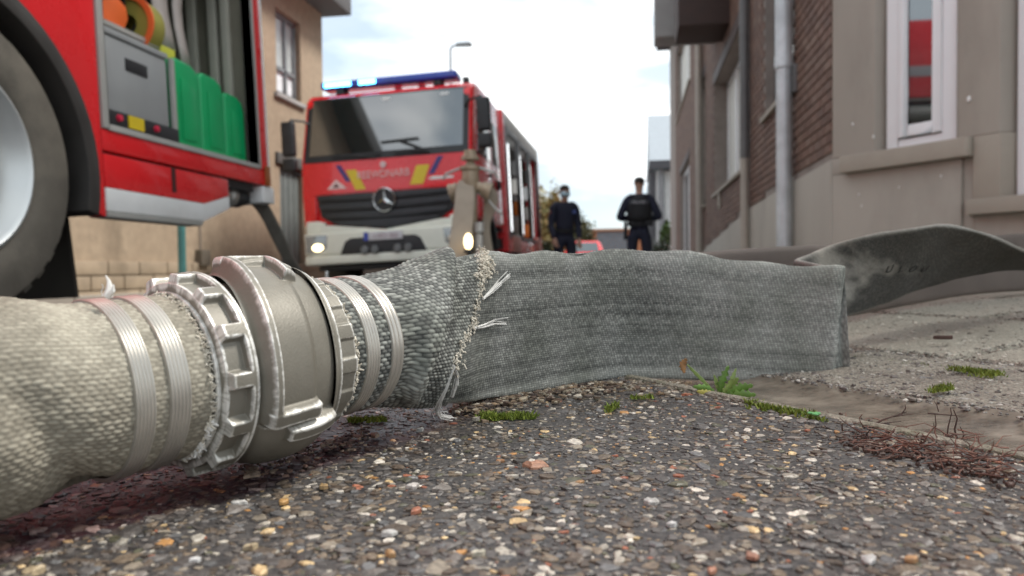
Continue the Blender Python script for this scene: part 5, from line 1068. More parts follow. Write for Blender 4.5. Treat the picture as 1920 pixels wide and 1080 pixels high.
MB().box(-0.12, -0.02, -0.20, 0.20, -0.16, -0.145).tube([(-0.06, -0.17, -0.15), (-0.06, -0.06, -0.02)], 0.012, 6).tube([(-0.06, 0.17, -0.15), (-0.06, 0.06, -0.02)], 0.012, 6).build('foot', BLACKP, fan)
yr = thing('yellow_hose_roll', 'olive yellow rolled hose with orange edge beside the orange fan', 'hose roll', at1(-0.2, 3.26, 1.32), rot=R1)
MB().lathe([(-0.05, 0.05), (-0.05, 0.135), (0.05, 0.135), (0.05, 0.05)], axis='y', n=28).build('roll', M('olive_yellow', (0.34, 0.30, 0.06), 0.7), yr, smooth=True, bevel=0.01); MB().lathe([(-0.062, 0.118), (-0.062, 0.145), (-0.051, 0.145)], axis='y', n=28).build('orange_edge', ORANGEP, yr)
for y, w, zb, lab in ((3.36, 0.12, 1.27, 'wider pale grey cloth strap hanging from the top of the locker'), (3.53, 0.075, 1.22, 'narrower pinkish strap hanging in the middle of the locker')):
    s_ = thing('hanging_strap', lab, 'strap', at1(-0.14, y, 0), rot=R1); P = []
    f = MB(); zz = np.linspace(lz1-0.05, zb, 9)
    for k in range(8):
        o0, o1 = 0.012*sin(k*0.9), 0.012*sin((k+1)*0.9); f.add([(-0.004+o0, o0, zz[k]), (-0.004+o0, w+o0, zz[k]), (-0.004+o1, w+o1, zz[k+1]), (-0.004+o1, o1, zz[k+1])], [(0, 1, 2, 3)])
    q = f.build('cloth', M('pale_cloth', (0.50, 0.44, 0.41), 0.85, var=0.08), s_, smooth=True); q.modifiers.new('s', 'SOLIDIFY').thickness = 0.008
    MB().box(-0.012, 0.006, 0.0, w, zb-0.10, zb+0.0).build('yellow_end', M('hi_vis_yellow', (0.70, 0.68, 0.08), 0.5), s_, bevel=0.004)
yp = thing('yellow_pole', 'bright yellow upright handle behind the green canisters', 'pole', at1(-0.43, 3.66, 0.75), rot=R1); MB().box(-0.02, 0.02, -0.01, 0.075, 0, 0.60).build('shaft', M('hi_vis_yellow'), yp, bevel=0.008); MB().box(-0.03, 0.03, -0.02, 0.085, 0.60, 0.66).build('grip', BLACKP, yp, bevel=0.01)

# --- hose hanging from the pump outlet
hh_ = []
for k, (x, y, z) in enumerate(((-2.24, 4.04, 0.56), (-2.235, 4.12, 0.555), (-2.22, 4.24, 0.49), (-2.20, 4.38, 0.33), (-2.17, 4.56, 0.12), (-2.10, 4.78, -0.015), (-1.95, 5.1, -0.04), (-1.7, 5.5, -0.05))):
    w = [0.03, 0.04, 0.055, 0.06, 0.06, 0.06, 0.06, 0.06][k]; fl = min(1, max(0, (k-3)/2.0)); d = np.array([0.55*w, -0.3*w, w*0.75*(1-fl)]) if k < 5 else np.array([0.9*w, -0.5*w, 0.0])
    p = np.array([x, y, z]); hh_.append((p+d, p-d))
o = ribbon_hose('flat_hose', '', hh_, M('grey_flat_hose', (0.135, 0.12, 0.10), 0.7, var=0.15, scale=20, dirt=(0.30, 0.27, 0.23), dscale=6), None, 0.008, 0.02)
tag(o, 'grey hose drooping to the ground from the pump outlet of the left engine', 'hose')

# ================================================================== SECOND FIRE ENGINE
b2 = radians(-2.4)
t2 = thing('fire_truck', 'red and white fire engine with blue roof lights facing the camera down the street', 'fire engine', (-3.40, 10.15, -0.20), rot=(0, b2, 0))
HWd = 1.265
# cab side profile (y, z)
cab = [(0.02, 0.98), (-0.005, 1.45), (0.03, 1.90), (0.32, 2.86), (0.44, 2.95), (0.66, 3.00), (2.35, 2.98), (2.35, 0.95), (1.55, 0.95)]+arc(1.0, 0.50, 0.58, 52, 128, 10)+[(0.5, 0.95)]
MB().prism(cab, 'x', -HWd, HWd).build('cab_shell', RED, t2, bevel=0.07, seg=3)
def slope_y(z): return float(np.interp(z, [0.98, 1.45, 1.90, 2.86, 2.95], [0.02, -0.005, 0.03, 0.32, 0.44]))
def front_plate(mb, P, off, th):
    """plate following the rake of the cab front; P are (x, z)"""
    n = len(P); cur = lambda x: 0.03*(abs(x)/HWd)**6
    V = [(x, slope_y(z)+cur(x)-off, z) for x, z in P]+[(x, slope_y(z)+cur(x)-off+th, z) for x, z in P]
    return mb.add(V, [tuple(range(n)), tuple(range(n, 2*n))[::-1]]+[(i, n+i, n+(i+1) % n, (i+1) % n) for i in range(n)])
def front_sheet(x0, x1, z0, z1, off, th, nx=14, nz=8):
    m = MB(); cur = lambda x: 0.03*(abs(x)/HWd)**6; xs = np.linspace(x0, x1, nx); zs = np.linspace(z0, z1, nz)
    V = [(x, slope_y(z)+cur(x)-off, z) for z in zs for x in xs]+[(x, slope_y(z)+cur(x)-off+th, z) for z in zs for x in xs]; K = nx*nz; Fs = []
    for j in range(nz-1):
        for i in range(nx-1):
            a = j*nx+i; Fs += [(a, a+1, a+nx+1, a+nx), (K+a, K+a+nx, K+a+nx+1, K+a+1)]
    for i in range(nx-1): Fs += [(i, K+i, K+i+1, i+1), ((nz-1)*nx+i, (nz-1)*nx+i+1, K+(nz-1)*nx+i+1, K+(nz-1)*nx+i)]
    for j in range(nz-1): Fs += [(j*nx, (j+1)*nx, K+(j+1)*nx, K+j*nx), (j*nx+nx-1, K+j*nx+nx-1, K+(j+1)*nx+nx-1, (j+1)*nx+nx-1)]
    return m.add(V, Fs)
def strip(x0, x1, zf0, zf1, n=14):
    xs = np.linspace(x0, x1, n); return [(x, zf0(x)) for x in xs]+[(x, zf1(x)) for x in xs[::-1]]
c_ = lambda v: (lambda x: v)
# windscreen: black surround, glass, strips of fixed width so the plate can curve
sur = front_sheet(-1.215, 1.215, 1.90, 2.88, 0.022, 0.05); gl = front_sheet(-1.135, 1.135, 2.00, 2.85, 0.028, 0.020)
ws = sur.build('windscreen_surround', BLACKP, t2, smooth=True)
gl.build('windscreen', SCREEN, t2, smooth=True)
for x0 in (-0.02, 0.85): front_plate(MB(), [(x0-0.05, 2.77), (x0+0.07, 2.77), (x0+0.07, 2.80), (x0-0.05, 2.80)], 0.034, 0.003).build('screen_sticker', WHITEF, t2)
def wiper(x0, z0, x1, z1, bx, bz):
    m = MB().tube([(x0, slope_y(z0)-0.05, z0), (x1, slope_y(z1)-0.055, z1)], 0.012, 6); m.tube([(bx, slope_y(bz)-0.05, bz), ((x0+x1)/2, slope_y((z0+z1)/2)-0.065, (z0+z1)/2)], 0.014, 6)
    return m.build('wiper', BLACKP, t2, smooth=True)
wiper(-0.78, 1.965, -0.05, 1.955, -0.12, 1.90); wiper(-0.05, 2.13, 0.50, 2.15, 0.62, 1.96); wiper(0.15, 1.95, 0.62, 1.985, 0.66, 1.94)
# red front flap, film graphics
def fbar(P, off, m, name, th=0.004, par=None): return front_plate(MB(), P, off, th).build(name, m, par or t2)
flap = front_sheet(-1.10, 1.10, 1.435, 1.89, 0.028, 0.04)
flp = flap.build('front_flap', RED, t2, smooth=True)
fbar([(-0.62, 1.76), (-0.54, 1.76), (-0.66, 1.86), (-0.74, 1.86)][::-1], 0.034, NAVYF, 'blue_chevron', par=flp) if False else None
def fl(P, m, name): 
    return front_plate(MB(), P, 0.034, 0.004).build(name, m, flp)
fl([(-0.72, 1.84), (-0.65, 1.84), (-0.50, 1.60), (-0.57, 1.60)], NAVYF, 'blue_chevron'); fl([(-0.57, 1.76), (-0.42, 1.76), (-0.28, 1.47), (-0.43, 1.47)], YELLOW, 'yellow_chevron')
fl([(0.78, 1.86), (0.86, 1.86), (0.72, 1.62), (0.64, 1.62)], NAVYF, 'blue_chevron'); fl([(0.47, 1.755), (0.66, 1.755), (0.56, 1.49), (0.37, 1.49)], YELLOW, 'yellow_chevron')
text('brigade_lettering', 'REEWDNARB', 0.15, PINKF, flp, (-0.01, -0.045, 1.665), (1, 0, 0), (0, 0.03, 1), 0.002, sx=0.86)
fl([(-0.86, 1.50), (-0.56, 1.50), (-0.72, 1.64)], PINKF, 'warning_triangle'); front_plate(MB(), [(-0.77, 1.525), (-0.67, 1.525), (-0.72, 1.58)], 0.040, 0.003).build('triangle_mark', M('dark_red_film', (0.10, 0.01, 0.012), 0.5), flp)
MB().lathe([(-0.046, 0.0), (-0.046, 0.045), (-0.03, 0.045)], (-0.01, 0.01, 1.80), 'y', 20).build('cab_badge', M('badge_white', (0.75, 0.55, 0.55), 0.4), flp)
fl([(0.63, 1.555), (0.70, 1.585), (1.0, 1.575), (1.0, 1.545), (0.70, 1.54)], WHITEF, 'white_script')
# red corner mouldings beside the grille
for s in (-1, 1):
    MB().prism([(s*1.10, -0.02), (s*1.20, 0.06), (s*1.25, 0.40), (s*1.05, 0.40), (s*1.03, -0.05)], 'z', 1.07, 1.43).build('corner_moulding', RED, t2, bevel=0.04, seg=3)
# grille: slats are parts of their own
gb = MB().prism([(-1.02, 1.42), (1.02, 1.42), (0.97, 1.12), (0.78, 1.00), (0.0, 0.90), (-0.78, 1.00), (-0.97, 1.12)], 'y', -0.03, 0.06).build('grille', BLACKP, t2, bevel=0.01)
for z0, z1 in ((1.325, 1.415), (1.195, 1.285), (1.065, 1.155)):
    w = 1.0 if z0 > 1.1 else 0.90
    MB().prism([(-w, z1), (w, z1), (w-0.03, z0+0.02), (0.0, z0-0.02), (-w+0.03, z0+0.02)], 'y', -0.065, -0.02).build('grille_slat', GRILLE, gb, bevel=0.014)
MB().prism([(-0.78, 1.04), (0.78, 1.04), (0.7, 0.985), (0, 0.91), (-0.7, 0.985)], 'y', -0.06, -0.02).build('grille_slat', GRILLE, gb, bevel=0.012)
# the ringed three-pointed star
st_ = MB().lathe([(-0.105, 0.148), (-0.118, 0.158), (-0.105, 0.170), (-0.09, 0.158), (-0.105, 0.148)], (0, 0, 1.30), 'y', 40)
for k in range(3):
    a = pi/2+k*2*pi/3; d = np.array([cos(a), sin(a)]); n_2 = np.array([-sin(a), cos(a)]); o_ = np.array([0, 1.30])
    A0, B0, T0 = o_+n_2*0.030+d*0.017, o_-n_2*0.030+d*0.017, o_+d*0.152
    st_.add([(A0[0], -0.095, A0[1]), (B0[0], -0.095, B0[1]), (T0[0], -0.10, T0[1]), (o_[0], -0.125, o_[1])], [(0, 2, 3), (1, 3, 2), (0, 1, 2), (0, 3, 1)])
st_.build('star_emblem', CHROME, t2)
MB().lathe([(-0.08, 0.0), (-0.08, 0.165), (-0.05, 0.165)], (0, 0, 1.30), 'y', 32).build('emblem_plate', BLACKP, t2)
# bumper
bp_ = [(-1.26, 0.10), (-1.22, -0.10), (-1.05, -0.17), (1.05, -0.17), (1.22, -0.10), (1.26, 0.10), (1.26, 0.5), (-1.26, 0.5)]
bump = MB()
for z0, z1, P in ((0.43, 0.56, bp_), (0.565, 0.88, [(x*0.998, y+0.012) for x, y in bp_])): bump.prism(P, 'z', z0, z1)
bump.prism([(-1.20, 0.88), (-0.98, 0.88), (-0.90, 1.03), (-1.02, 1.06), (-1.20, 1.06)], 'y', -0.05, 0.3).prism([(1.20, 0.88), (0.98, 0.88), (0.90, 1.03), (1.02, 1.06), (1.20, 1.06)], 'y', -0.05, 0.3)
bmp = bump.build('bumper', M('ivory_bumper', (0.80, 0.80, 0.70), 0.4, var=0.04), t2, bevel=0.03, seg=3)
MB().prism([(-0.98, 0.84), (0.98, 0.84), (0.95, 0.99), (0.80, 0.985), (0, 0.885), (-0.80, 0.985), (-0.95, 0.99)], 'y', -0.12, 0.0).build('bumper_lip', M('ivory_bumper'), t2, bevel=0.015)
MB().prism([(-0.66, 0.56), (0.60, 0.56), (0.52, 0.74), (0.44, 0.785), (-0.50, 0.785), (-0.58, 0.74)], 'y', -0.172, -0.10).build('air_intake', BLACKP, bmp, bevel=0.01)
for x in (-0.29, -0.14, 0.19, 0.34):
    MB().lathe([(-0.16, 0.06), (-0.20, 0.06), (-0.215, 0.045), (-0.215, 0)], (x, 0, 0.605), 'y', 18).build('front_lamp', M('dim_lens', (0.14, 0.14, 0.14), 0.25), bmp, smooth=True)
pl_ = MB().box(-0.29, 0.27, -0.195, -0.178, 0.735, 0.85).build('number_plate', M('plate_white', (0.62, 0.60, 0.62), 0.35), t2, bevel=0.004); MB().box(-0.29, -0.225, -0.199, -0.1945, 0.735, 0.85).build('blue_band', M('plate_blue', (0.05, 0.08, 0.42), 0.4), pl_)
text('plate_lettering', '1-XSY-062', 0.085, M('plate_ink', (0.30, 0.16, 0.20), 0.5), pl_, (0.025, -0.1965, 0.79), (1, 0, 0), (0, 0, 1), 0.001, sx=0.95)
for s in (-1, 1):
    hl_ = MB().prism([(s*1.17, 0.60), (s*1.17, 0.85), (s*0.84, 0.85), (s*0.86, 0.66), (s*0.95, 0.60)], 'y', -0.164, -0.10).build('headlight', LENS, t2, bevel=0.012)
    if s < 0:
        MB().ell((s*0.99, -0.165, 0.675), (0.085, 0.02, 0.055), 16, 8).build('lit_bulb', WARMLIT, hl_, smooth=True)
    else:
        MB().ell((s*0.99, -0.165, 0.70), (0.08, 0.02, 0.06), 16, 8).build('lamp_bowl', CHROME, hl_, smooth=True)
MB().box(-1.05, 1.05, -0.02, 0.3, 0.34, 0.425).build('underrun_bar', BLACKP, t2, bevel=0.02)
# roof light bar
lbm = MB().box(-1.08, 1.00, 0.46, 0.82, 3.055, 3.165)
lb = lbm.build('light_bar', BLUEL, t2, bevel=0.035, seg=3)
for x0, x1 in ((-1.02, -0.60), (-0.48, -0.22)): MB().box(x0, x1, 0.445, 0.465, 3.075, 3.145).build('lit_lamp', BLUELIT, lb, bevel=0.012)
for x in (-0.8, 0.7): MB().box(x-0.06, x+0.06, 0.50, 0.74, 2.97, 3.054).build('bar_foot', BLACKP, lb, bevel=0.01)
for x in (-0.12, 0.27): MB().box(x-0.05, x+0.05, 1.2, 1.3, 2.97, 3.30).ell((x, 1.25, 3.31), (0.07, 0.06, 0.06), 10, 6).build('roof_fitting', M('dull_roof_metal', (0.12, 0.10, 0.10), 0.6), t2, bevel=0.01)
MB().tube([(-0.12, 1.25, 3.27), (0.27, 1.25, 3.27)], 0.012, 6).build('roof_rail', ALU, t2)
MB().box(1.08, 1.17, 0.5, 0.6, 2.95, 3.06).build('corner_lamp', BLACKP, t2, bevel=0.015)
# mirrors
def mirror(s, zt, zb, zt2, zb2, x, y):
    m = MB().box(x-0.095, x+0.095, y-0.09, y+0.03, zb, zt).build('mirror', BLACKP, t2, bevel=0.035, seg=3)
    MB().box(x-0.10, x+0.10, y-0.09, y+0.03, zb2, zt2).build('wide_mirror', BLACKP, m, bevel=0.035, seg=3)
    MB().tube([(s*1.13, 0.25, zt-0.06), (s*1.24, 0.16, zt+0.02), (x-s*0.03, y, zt+0.03), (x, y, zt-0.03)], 0.018, 8).build('mirror_arm', BLACKP, m, smooth=True)
    MB().tube([(s*1.14, 0.2, zb2-0.05), (x-s*0.02, y, zb2-0.03), (x, y, zb2+0.03)], 0.018, 8).build('mirror_arm', BLACKP, m, smooth=True)
    MB().box(x-0.075, x+0.075, y+0.031, y+0.034, zb+0.04, zt-0.04).build('mirror_glass', CHROME, m)
mirror(-1, 2.52, 2.02, 1.99, 1.80, -1.42, 0.05)
mirror(1, 2.62, 2.16, 2.13, 1.93, 1.46, 0.05)
# cab flank (camera sees the side at +x)
for s in (-1, 1):
    win_ = MB().prism([(0.36, 1.92), (1.28, 1.92), (1.28, 2.60), (0.62, 2.62), (0.50, 2.56)], 'x', s*1.21, s*1.285).build('door_window', SCREEN, t2, bevel=0.008)
    MB().prism([(1.55, 1.92), (2.15, 1.92), (2.15, 2.60), (1.55, 2.60)], 'x', s*1.21, s*1.275).build('rear_window', SCREEN, t2, bevel=0.008)
    dr_ = MB().prism([(0.32, 1.0), (1.40, 1.0), (1.40, 2.68), (0.56, 2.68), (0.30, 1.9)], 'x', s*1.22, s*1.273).build('door', RED, t2, bevel=0.006)
    MB().box(min(s*1.274, s*1.30), max(s*1.274, s*1.30), 1.18, 1.34, 1.68, 1.73).build('handle', BLACKP, dr_, bevel=0.01)
    MB().prism(arc(1.0, 0.50, 0.66, 175, 5, 20)+arc(1.0, 0.50, 0.57, 5, 175, 20), 'x', s*1.0, s*1.28).build('wheel_arch', BLACKP, t2, bevel=0.006)
    MB().box(min(s*0.9, s*1.2), max(s*0.9, s*1.2), 0.34, 0.52, 0.5, 0.95).build('step', BLACKP, t2, bevel=0.02)
    wheel(t2, s*1.19, 1.0, 0.48, 0.47, 0.29, 0.27, s, 0.05); wheel(t2, s*1.19, 4.75, 0.48, 0.47, 0.29, 0.265, s, 0.13)
MB().ell((1.28, 1.9, 1.62), (0.05, 0.06, 0.09), 12, 8).build('round_fitting', BLACKP, t2, smooth=True)
MB().box(1.2, 1.27, -0.02, 0.06, 0.70, 0.76).build('side_marker', AMBER, t2, bevel=0.01)
# body
BX = 1.285
MB().box(-BX, BX, 2.62, 2.80, 0.55, 3.02).build('body_front_post', RED, t2, bevel=0.03)
MB().box(-BX+0.32, BX-0.32, 2.80, 7.3, 0.8, 2.95).build('body_core', DARKIN, t2); MB().box(-BX, BX, 2.80, 7.35, 2.80, 3.02).build('top_rail', M('pale_grey_rail', (0.62, 0.63, 0.62), 0.5), t2, bevel=0.02)
MB().box(-BX, BX, 2.805, 7.3, 0.55, 0.80).build('lower_skirt', RED, t2, bevel=0.02); MB().box(-BX+0.1, BX-0.1, 2.4, 7.2, 0.62, 0.78).build('chassis', BLACKP, t2)
MB().box(-BX, BX, 7.30, 7.36, 0.55, 2.795).build('rear_wall', RED, t2, bevel=0.01)
MB().box(-BX+0.1, BX-0.1, 2.36, 2.62, 0.9, 2.7).build('gap_bellows', BLACKP, t2)
for k, y in enumerate((2.86, 4.30, 5.78)):
    for s in (-1, 1):
        f_ = MB(); a, b = sorted((s*(BX-0.05), s*(BX+0.01))); y1 = y+1.40
        f_.box(a, b, y, y+0.06, 0.82, 2.79).box(a, b, y1-0.06, y1, 0.82, 2.79).box(a, b, y+0.06, y1-0.06, 2.70, 2.79).box(a, b, y+0.06, y1-0.06, 0.82, 0.87)
        lf = f_.build('locker_frame', M('dark_alu', (0.16, 0.165, 0.17), 0.45, metal=0.4), t2, bevel=0.006)
        if s > 0:
            a, b = BX+0.012, BX+0.05
            MB().box(BX-0.09, BX-0.055, y+0.30, y+0.60, 0.95, 2.55).build('light_strip', WHITELIT, lf)
            for j in range(4):
                MB().box(BX-0.30, BX-0.12, y+0.62+(j%2)*0.3, y+0.85+(j%2)*0.3, 0.95+0.42*j, 1.25+0.42*j).build('stowed_gear', (GREYCASE, DARKIN, AMBER, ALU)[(j+k) % 4], lf, bevel=0.02)
        else: MB().box(-BX+0.02, -BX+0.04, y+0.06, y1-0.06, 0.87, 2.70).build('shutter', ALU, lf)
MB().box(BX-0.02, BX+0.03, 6.4, 7.0, 0.55, 0.95).build('lower_flap', M('pinkish_panel', (0.55, 0.20, 0.16), 0.5), t2, bevel=0.02)
MB().box(BX-0.02, BX+0.03, 3.0, 3.9, 0.56, 0.85).build('lower_flap', M('pinkish_panel'), t2, bevel=0.02)
# occupant shapes are not modelled: the glass only mirrors the street

# ================================================================== STANDPIPE
sp_p = atc(884, 500, 5.9); SPG = float(G(sp_p[0], sp_p[1])); spz = lambda py: float(atc(884, py, 5.9)[2]-SPG)
spd = thing('hydrant_standpipe', 'steel hydrant standpipe with two outlets in front of the far fire engine', 'standpipe', (sp_p[0], sp_p[1], SPG)); spd.scale = (0.82, 0.82, 1)
STEEL = M('dull_brass_steel', (0.38, 0.30, 0.21), 0.4, metal=0.25, var=0.15, scale=20)
z1, z2, z3, z4 = spz(430), spz(350), spz(318), spz(290)
MB().lathe([(0, 0.14), (0.03, 0.14), (0.04, 0.05), (z1, 0.045), (z1+0.02, 0.06), (z2-0.05, 0.06), (z2, 0.085), (z3-0.02, 0.08), (z3, 0.10), (z3+0.02, 0.10), (z3+0.03, 0.055), (z4-0.05, 0.03), (z4-0.045, 0.085), (z4-0.02, 0.085), (z4-0.01, 0.06), (z4+0.03, 0.06), (z4+0.035, 0.0)], axis='z', n=24).build('column', STEEL, spd, smooth=True)
for s in (-1, 1):
    ol = MB().lathe([(0.04, 0.045), (0.12, 0.045), (0.13, 0.065), (0.18, 0.065), (0.19, 0.075), (0.215, 0.075)], axis='x', n=18)
    o_ = ol.build('outlet', STEEL, spd, smooth=True); o_.location = (0, 0, z2+0.02); o_.rotation_euler = (0, 0.35, 0 if s > 0 else pi)
    MB().tube([(s*0.10, -0.03, z2+0.14), (s*0.24, -0.02, z2+0.10), (s*0.27, 0, z2+0.06)], 0.012, 6).build('valve_handle', ALU, spd)
MB().tube([(0.06, 0, z2-0.05), (0.16, -0.02, z2-0.10), (0.27, -0.03, z2-0.20)], 0.010, 6).tube([(0.27, -0.03, z2-0.20), (0.31, -0.03, z2-0.22)], 0.016, 6).build('chain', ALU, spd)
MB().tube([(0.09, -0.04, 0), (0.09, -0.04, z1-0.05)], 0.035, 10).tube([(0.09, -0.04, z1-0.02), (0.09, -0.04, z1+0.05)], 0.045, 10).build('side_pipe', M('pale_steel', (0.52, 0.50, 0.47), 0.4, metal=0.4), spd, smooth=True)
BH = M('beige_flat_hose', (0.36, 0.30, 0.235), 0.8, var=0.12, scale=10, dirt=(0.24, 0.20, 0.16), dscale=5, bump=0.2, bscale=500)
def sp_hose(pts, lab, hw=0.09):
    e = []
    for px, py, d, w in pts:
        p = atc(px, py, d); r = np.array([w, w*0.25, 0]); e.append((p+r, p-r))
    o = ribbon_hose('flat_hose', '', e, BH, None, 0.014, 0.03); return tag(o, lab, 'hose')
sp_hose([(872, 340, 5.86, 0.05), (872, 356, 5.80, 0.07), (871, 380, 5.74, 0.075), (868, 410, 5.68, 0.078), (865, 440, 5.62, 0.08), (861, 470, 5.56, 0.085), (855, 505, 5.5, 0.09), (845, 540, 5.3, 0.09)], 'beige hose hanging from the near outlet of the standpipe')
sp_hose([(905, 345, 5.9, 0.03), (914, 352, 5.9, 0.05), (920, 370, 5.92, 0.055), (919, 390, 5.95, 0.05), (912, 420, 5.98, 0.03), (915, 470, 6.0, 0.04), (925, 530, 6.0, 0.06)], 'beige hose kinked over the far outlet of the standpipe')
gl_p = atc(878, 453, 5.45); wl = thing('work_lamp', 'small lit warm lamp glowing at the foot of the standpipe', 'lamp', (gl_p[0], gl_p[1], float(G(gl_p[0], gl_p[1]))))
zl = gl_p[2]-wl.location.z
MB().ell((0, 0, zl), (0.032, 0.03, 0.06), 14, 8).build('bulb', WARMLIT, wl, smooth=True); MB().tube([(0, 0.04, 0), (0, 0.04, zl-0.05)], 0.02, 10).lathe([(zl-0.08, 0.04), (zl-0.055, 0.036)], (0, 0.02, 0), 'z', 12).build('lamp_stand', BLACKP, wl)

# ================================================================== POLICE OFFICERS
def skin(name, verts, edges, radii, mat, parent, sub=2, root=0):
    me = bpy.data.meshes.new(name); me.from_pydata([tuple(v) for v in verts], edges, []); o = link(name, me, mat, parent)
    m = o.modifiers.new('skin', 'SKIN'); m.use_smooth_shade = True
    for i, r in enumerate(radii):
        sv_ = me.skin_vertices[0].data[i]; sv_.radius = r if hasattr(r, '__len__') else (r, r); sv_.use_root = (i == root)
    o.modifiers.new('sub', 'SUBSURF').levels = sub; o.modifiers['sub'].render_levels = sub
    return o
SKIN = M('skin', (0.42, 0.24, 0.17), 0.55, var=0.08); NAVY = M('navy_uniform', (0.012, 0.014, 0.032), 0.8, var=0.2, scale=12, bump=0.4, bscale=25); BLACKV = M('black_vest', (0.010, 0.010, 0.012), 0.75, var=0.2, bump=0.3, bscale=40); HAIRD = M('dark_hair', (0.022, 0.016, 0.012), 0.7, var=0.3, scale=60, bump=0.5); BOOT = M('black_boot', (0.012, 0.012, 0.012), 0.4)
def officer(loc, rz, lab, hands, elbows, mask, vest, headturn):
    t = thing('person', lab, 'person', loc, None, (0, 0, rz))
    # local: facing -y, x to the person's left (picture right when seen from the front)
    hx, hy = hands; V = [(0, 0.02, 0.98), (0, 0.02, 1.14), (0, 0.01, 1.30), (0, 0.02, 1.43), (0, 0.01, 1.50), (0, -0.005, 1.56), (0, -0.015, 1.635), (0, -0.005, 1.72), (0, 0, 1.765)]
    Rr = [(0.12, 0.09), (0.12, 0.09), (0.14, 0.10), (0.12, 0.08), (0.06, 0.058), (0.058, 0.062), (0.072, 0.088), (0.075, 0.092), (0.045, 0.06)]; E_ = [(i, i+1) for i in range(8)]
    def chain(start, pts, rad):
        prev = start
        for p, r in zip(pts, rad): V.append(p); Rr.append(r); E_.append((prev, len(V)-1)); prev = len(V)-1
        return prev
    ends = []
    for s in (1, -1):
        el = elbows[0 if s > 0 else 1]; ha = hands[0 if s > 0 else 1]; sh = (s*0.185, 0.02, 1.42)
        mid = tuple((np.array(el)+np.array(ha))/2)
        chain(3, [(s*0.13, 0.02, 1.44), sh, tuple((np.array(sh)+np.array(el))/2), el, mid, ha], [0.075, 0.068, 0.055, 0.046, 0.042, 0.030])
        ends.append(np.array(ha)); ends[-1] = (np.array(ha), (np.array(ha)-np.array(el))/np.linalg.norm(np.array(ha)-np.array(el)))
        chain(0, [(s*0.10, 0.02, 0.90), (s*0.115, 0.01, 0.70), (s*0.125, 0.0, 0.50), (s*0.13, 0.025, 0.30), (s*0.135, 0.03, 0.10), (s*0.14, -0.02, 0.045), (s*0.145, -0.13, 0.035)], [(0.08, 0.08), 0.075, 0.062, 0.060, 0.048, (0.045, 0.05), (0.042, 0.03)])
    b = skin('body', V, E_, Rr, SKIN, t)
    b.data.materials.append(NAVY); bpy.context.view_layer.update(); dg_ = bpy.context.evaluated_depsgraph_get(); me_ = bpy.data.meshes.new_from_object(b.evaluated_get(dg_)); b.modifiers.clear(); b.data = me_
    me_.materials.clear(); me_.materials.append(SKIN); me_.materials.append(NAVY)
    for p_ in me_.polygons:
        c_0 = p_.center; near_hand = min((Vector(h_[0])-c_0).length for h_ in ends) < 0.05
        p_.material_index = 0 if (c_0.z > 1.47 or near_hand) else 1
    # clothing as children, a little larger than the body
    def garment(name, V2, E2_, R2, mat): return skin(name, V2, E2_, R2, mat, t)
    V2 = [(0, 0.02, 0.97), (0, 0.02, 1.13), (0, 0.01, 1.30), (0, 0.02, 1.435), (0, 0.01, 1.495)]; R2 = [(0.19, 0.145), (0.175, 0.135), (0.185, 0.135), (0.155, 0.105), (0.078, 0.074)]; E3 = [(0, 1), (1, 2), (2, 3), (3, 4)]
    for s in (1, -1):
        el = np.array(elbows[0 if s > 0 else 1]); ha = np.array(hands[0 if s > 0 else 1]); sh = np.array((s*0.19, 0.02, 1.415)); cuffp = el+(ha-el)*0.86; prev = 3
        for p, r in (((s*0.13, 0.02, 1.44), 0.09), (sh, 0.085), ((sh+el)/2, 0.074), (el, 0.064), ((el+cuffp)/2, 0.060), (cuffp, 0.048)): V2.append(tuple(p)); R2.append(r); E3.append((prev, len(V2)-1)); prev = len(V2)-1
    garment('jacket', V2, E3, R2, NAVY)
    V2 = [(0, 0.02, 1.02), (0, 0.02, 0.95)]; R2 = [(0.185, 0.14), (0.195, 0.15)]; E3 = [(0, 1)]
    for s in (1, -1):
        prev = 1
        for p, r in (((s*0.095, 0.02, 0.86), (0.12, 0.13)), ((s*0.115, 0.012, 0.68), 0.10), ((s*0.125, 0.0, 0.48), 0.084), ((s*0.13, 0.025, 0.28), 0.080), ((s*0.135, 0.03, 0.09), 0.074)): V2.append(p); R2.append(r); E3.append((prev, len(V2)-1)); prev = len(V2)-1
    garment('trousers', V2, E3, R2, NAVY)
    for s in (1, -1):
        MB().prism([(-0.20, 0.0), (0.09, 0.0), (0.10, 0.17), (-0.02, 0.17), (-0.08, 0.09), (-0.20, 0.07)], 'x', s*0.145-0.055, s*0.145+0.055).build('boot', BOOT, t, bevel=0.02)
    for (ha, d) in ends:                      # five separate fingers on each hand
        side_ = np.cross(d, (0, -1, 0.2)); side_ /= np.linalg.norm(side_)+1e-9; pal = np.cross(side_, d)
        h = MB().tube([ha-d*0.02, ha+d*0.03, ha+d*0.085], [0.028, 0.036, 0.036], 10)
        for k, ln in enumerate((0.062, 0.078, 0.082, 0.074)):
            a = ha+d*0.08+side_*(0.028-0.0185*k); c1 = a+d*ln*0.5+pal*0.006; c2 = c1+d*ln*0.38+pal*0.022; h.tube([a, c1, c2, c2+d*0.008+pal*0.014], [0.0095, 0.009, 0.008, 0.006], 7)
        a = ha+d*0.02+side_*0.03; h.tube([a, a+d*0.03+side_*0.022, a+d*0.062+side_*0.020+pal*0.015], [0.013, 0.011, 0.008], 7)
        h.build('hand', SKIN, t, smooth=True)
    # head details turn with the head
    hd = bpy.data.objects.new('face', bpy.data.meshes.new('face')); COL.objects.link(hd); hd.parent = t; hd.location = (0, 0, 1.66); hd.rotation_euler = (0, 0, headturn)
    m = MB().ell((0, -0.098, 0.02), (0.017, 0.026, 0.030), 10, 6)
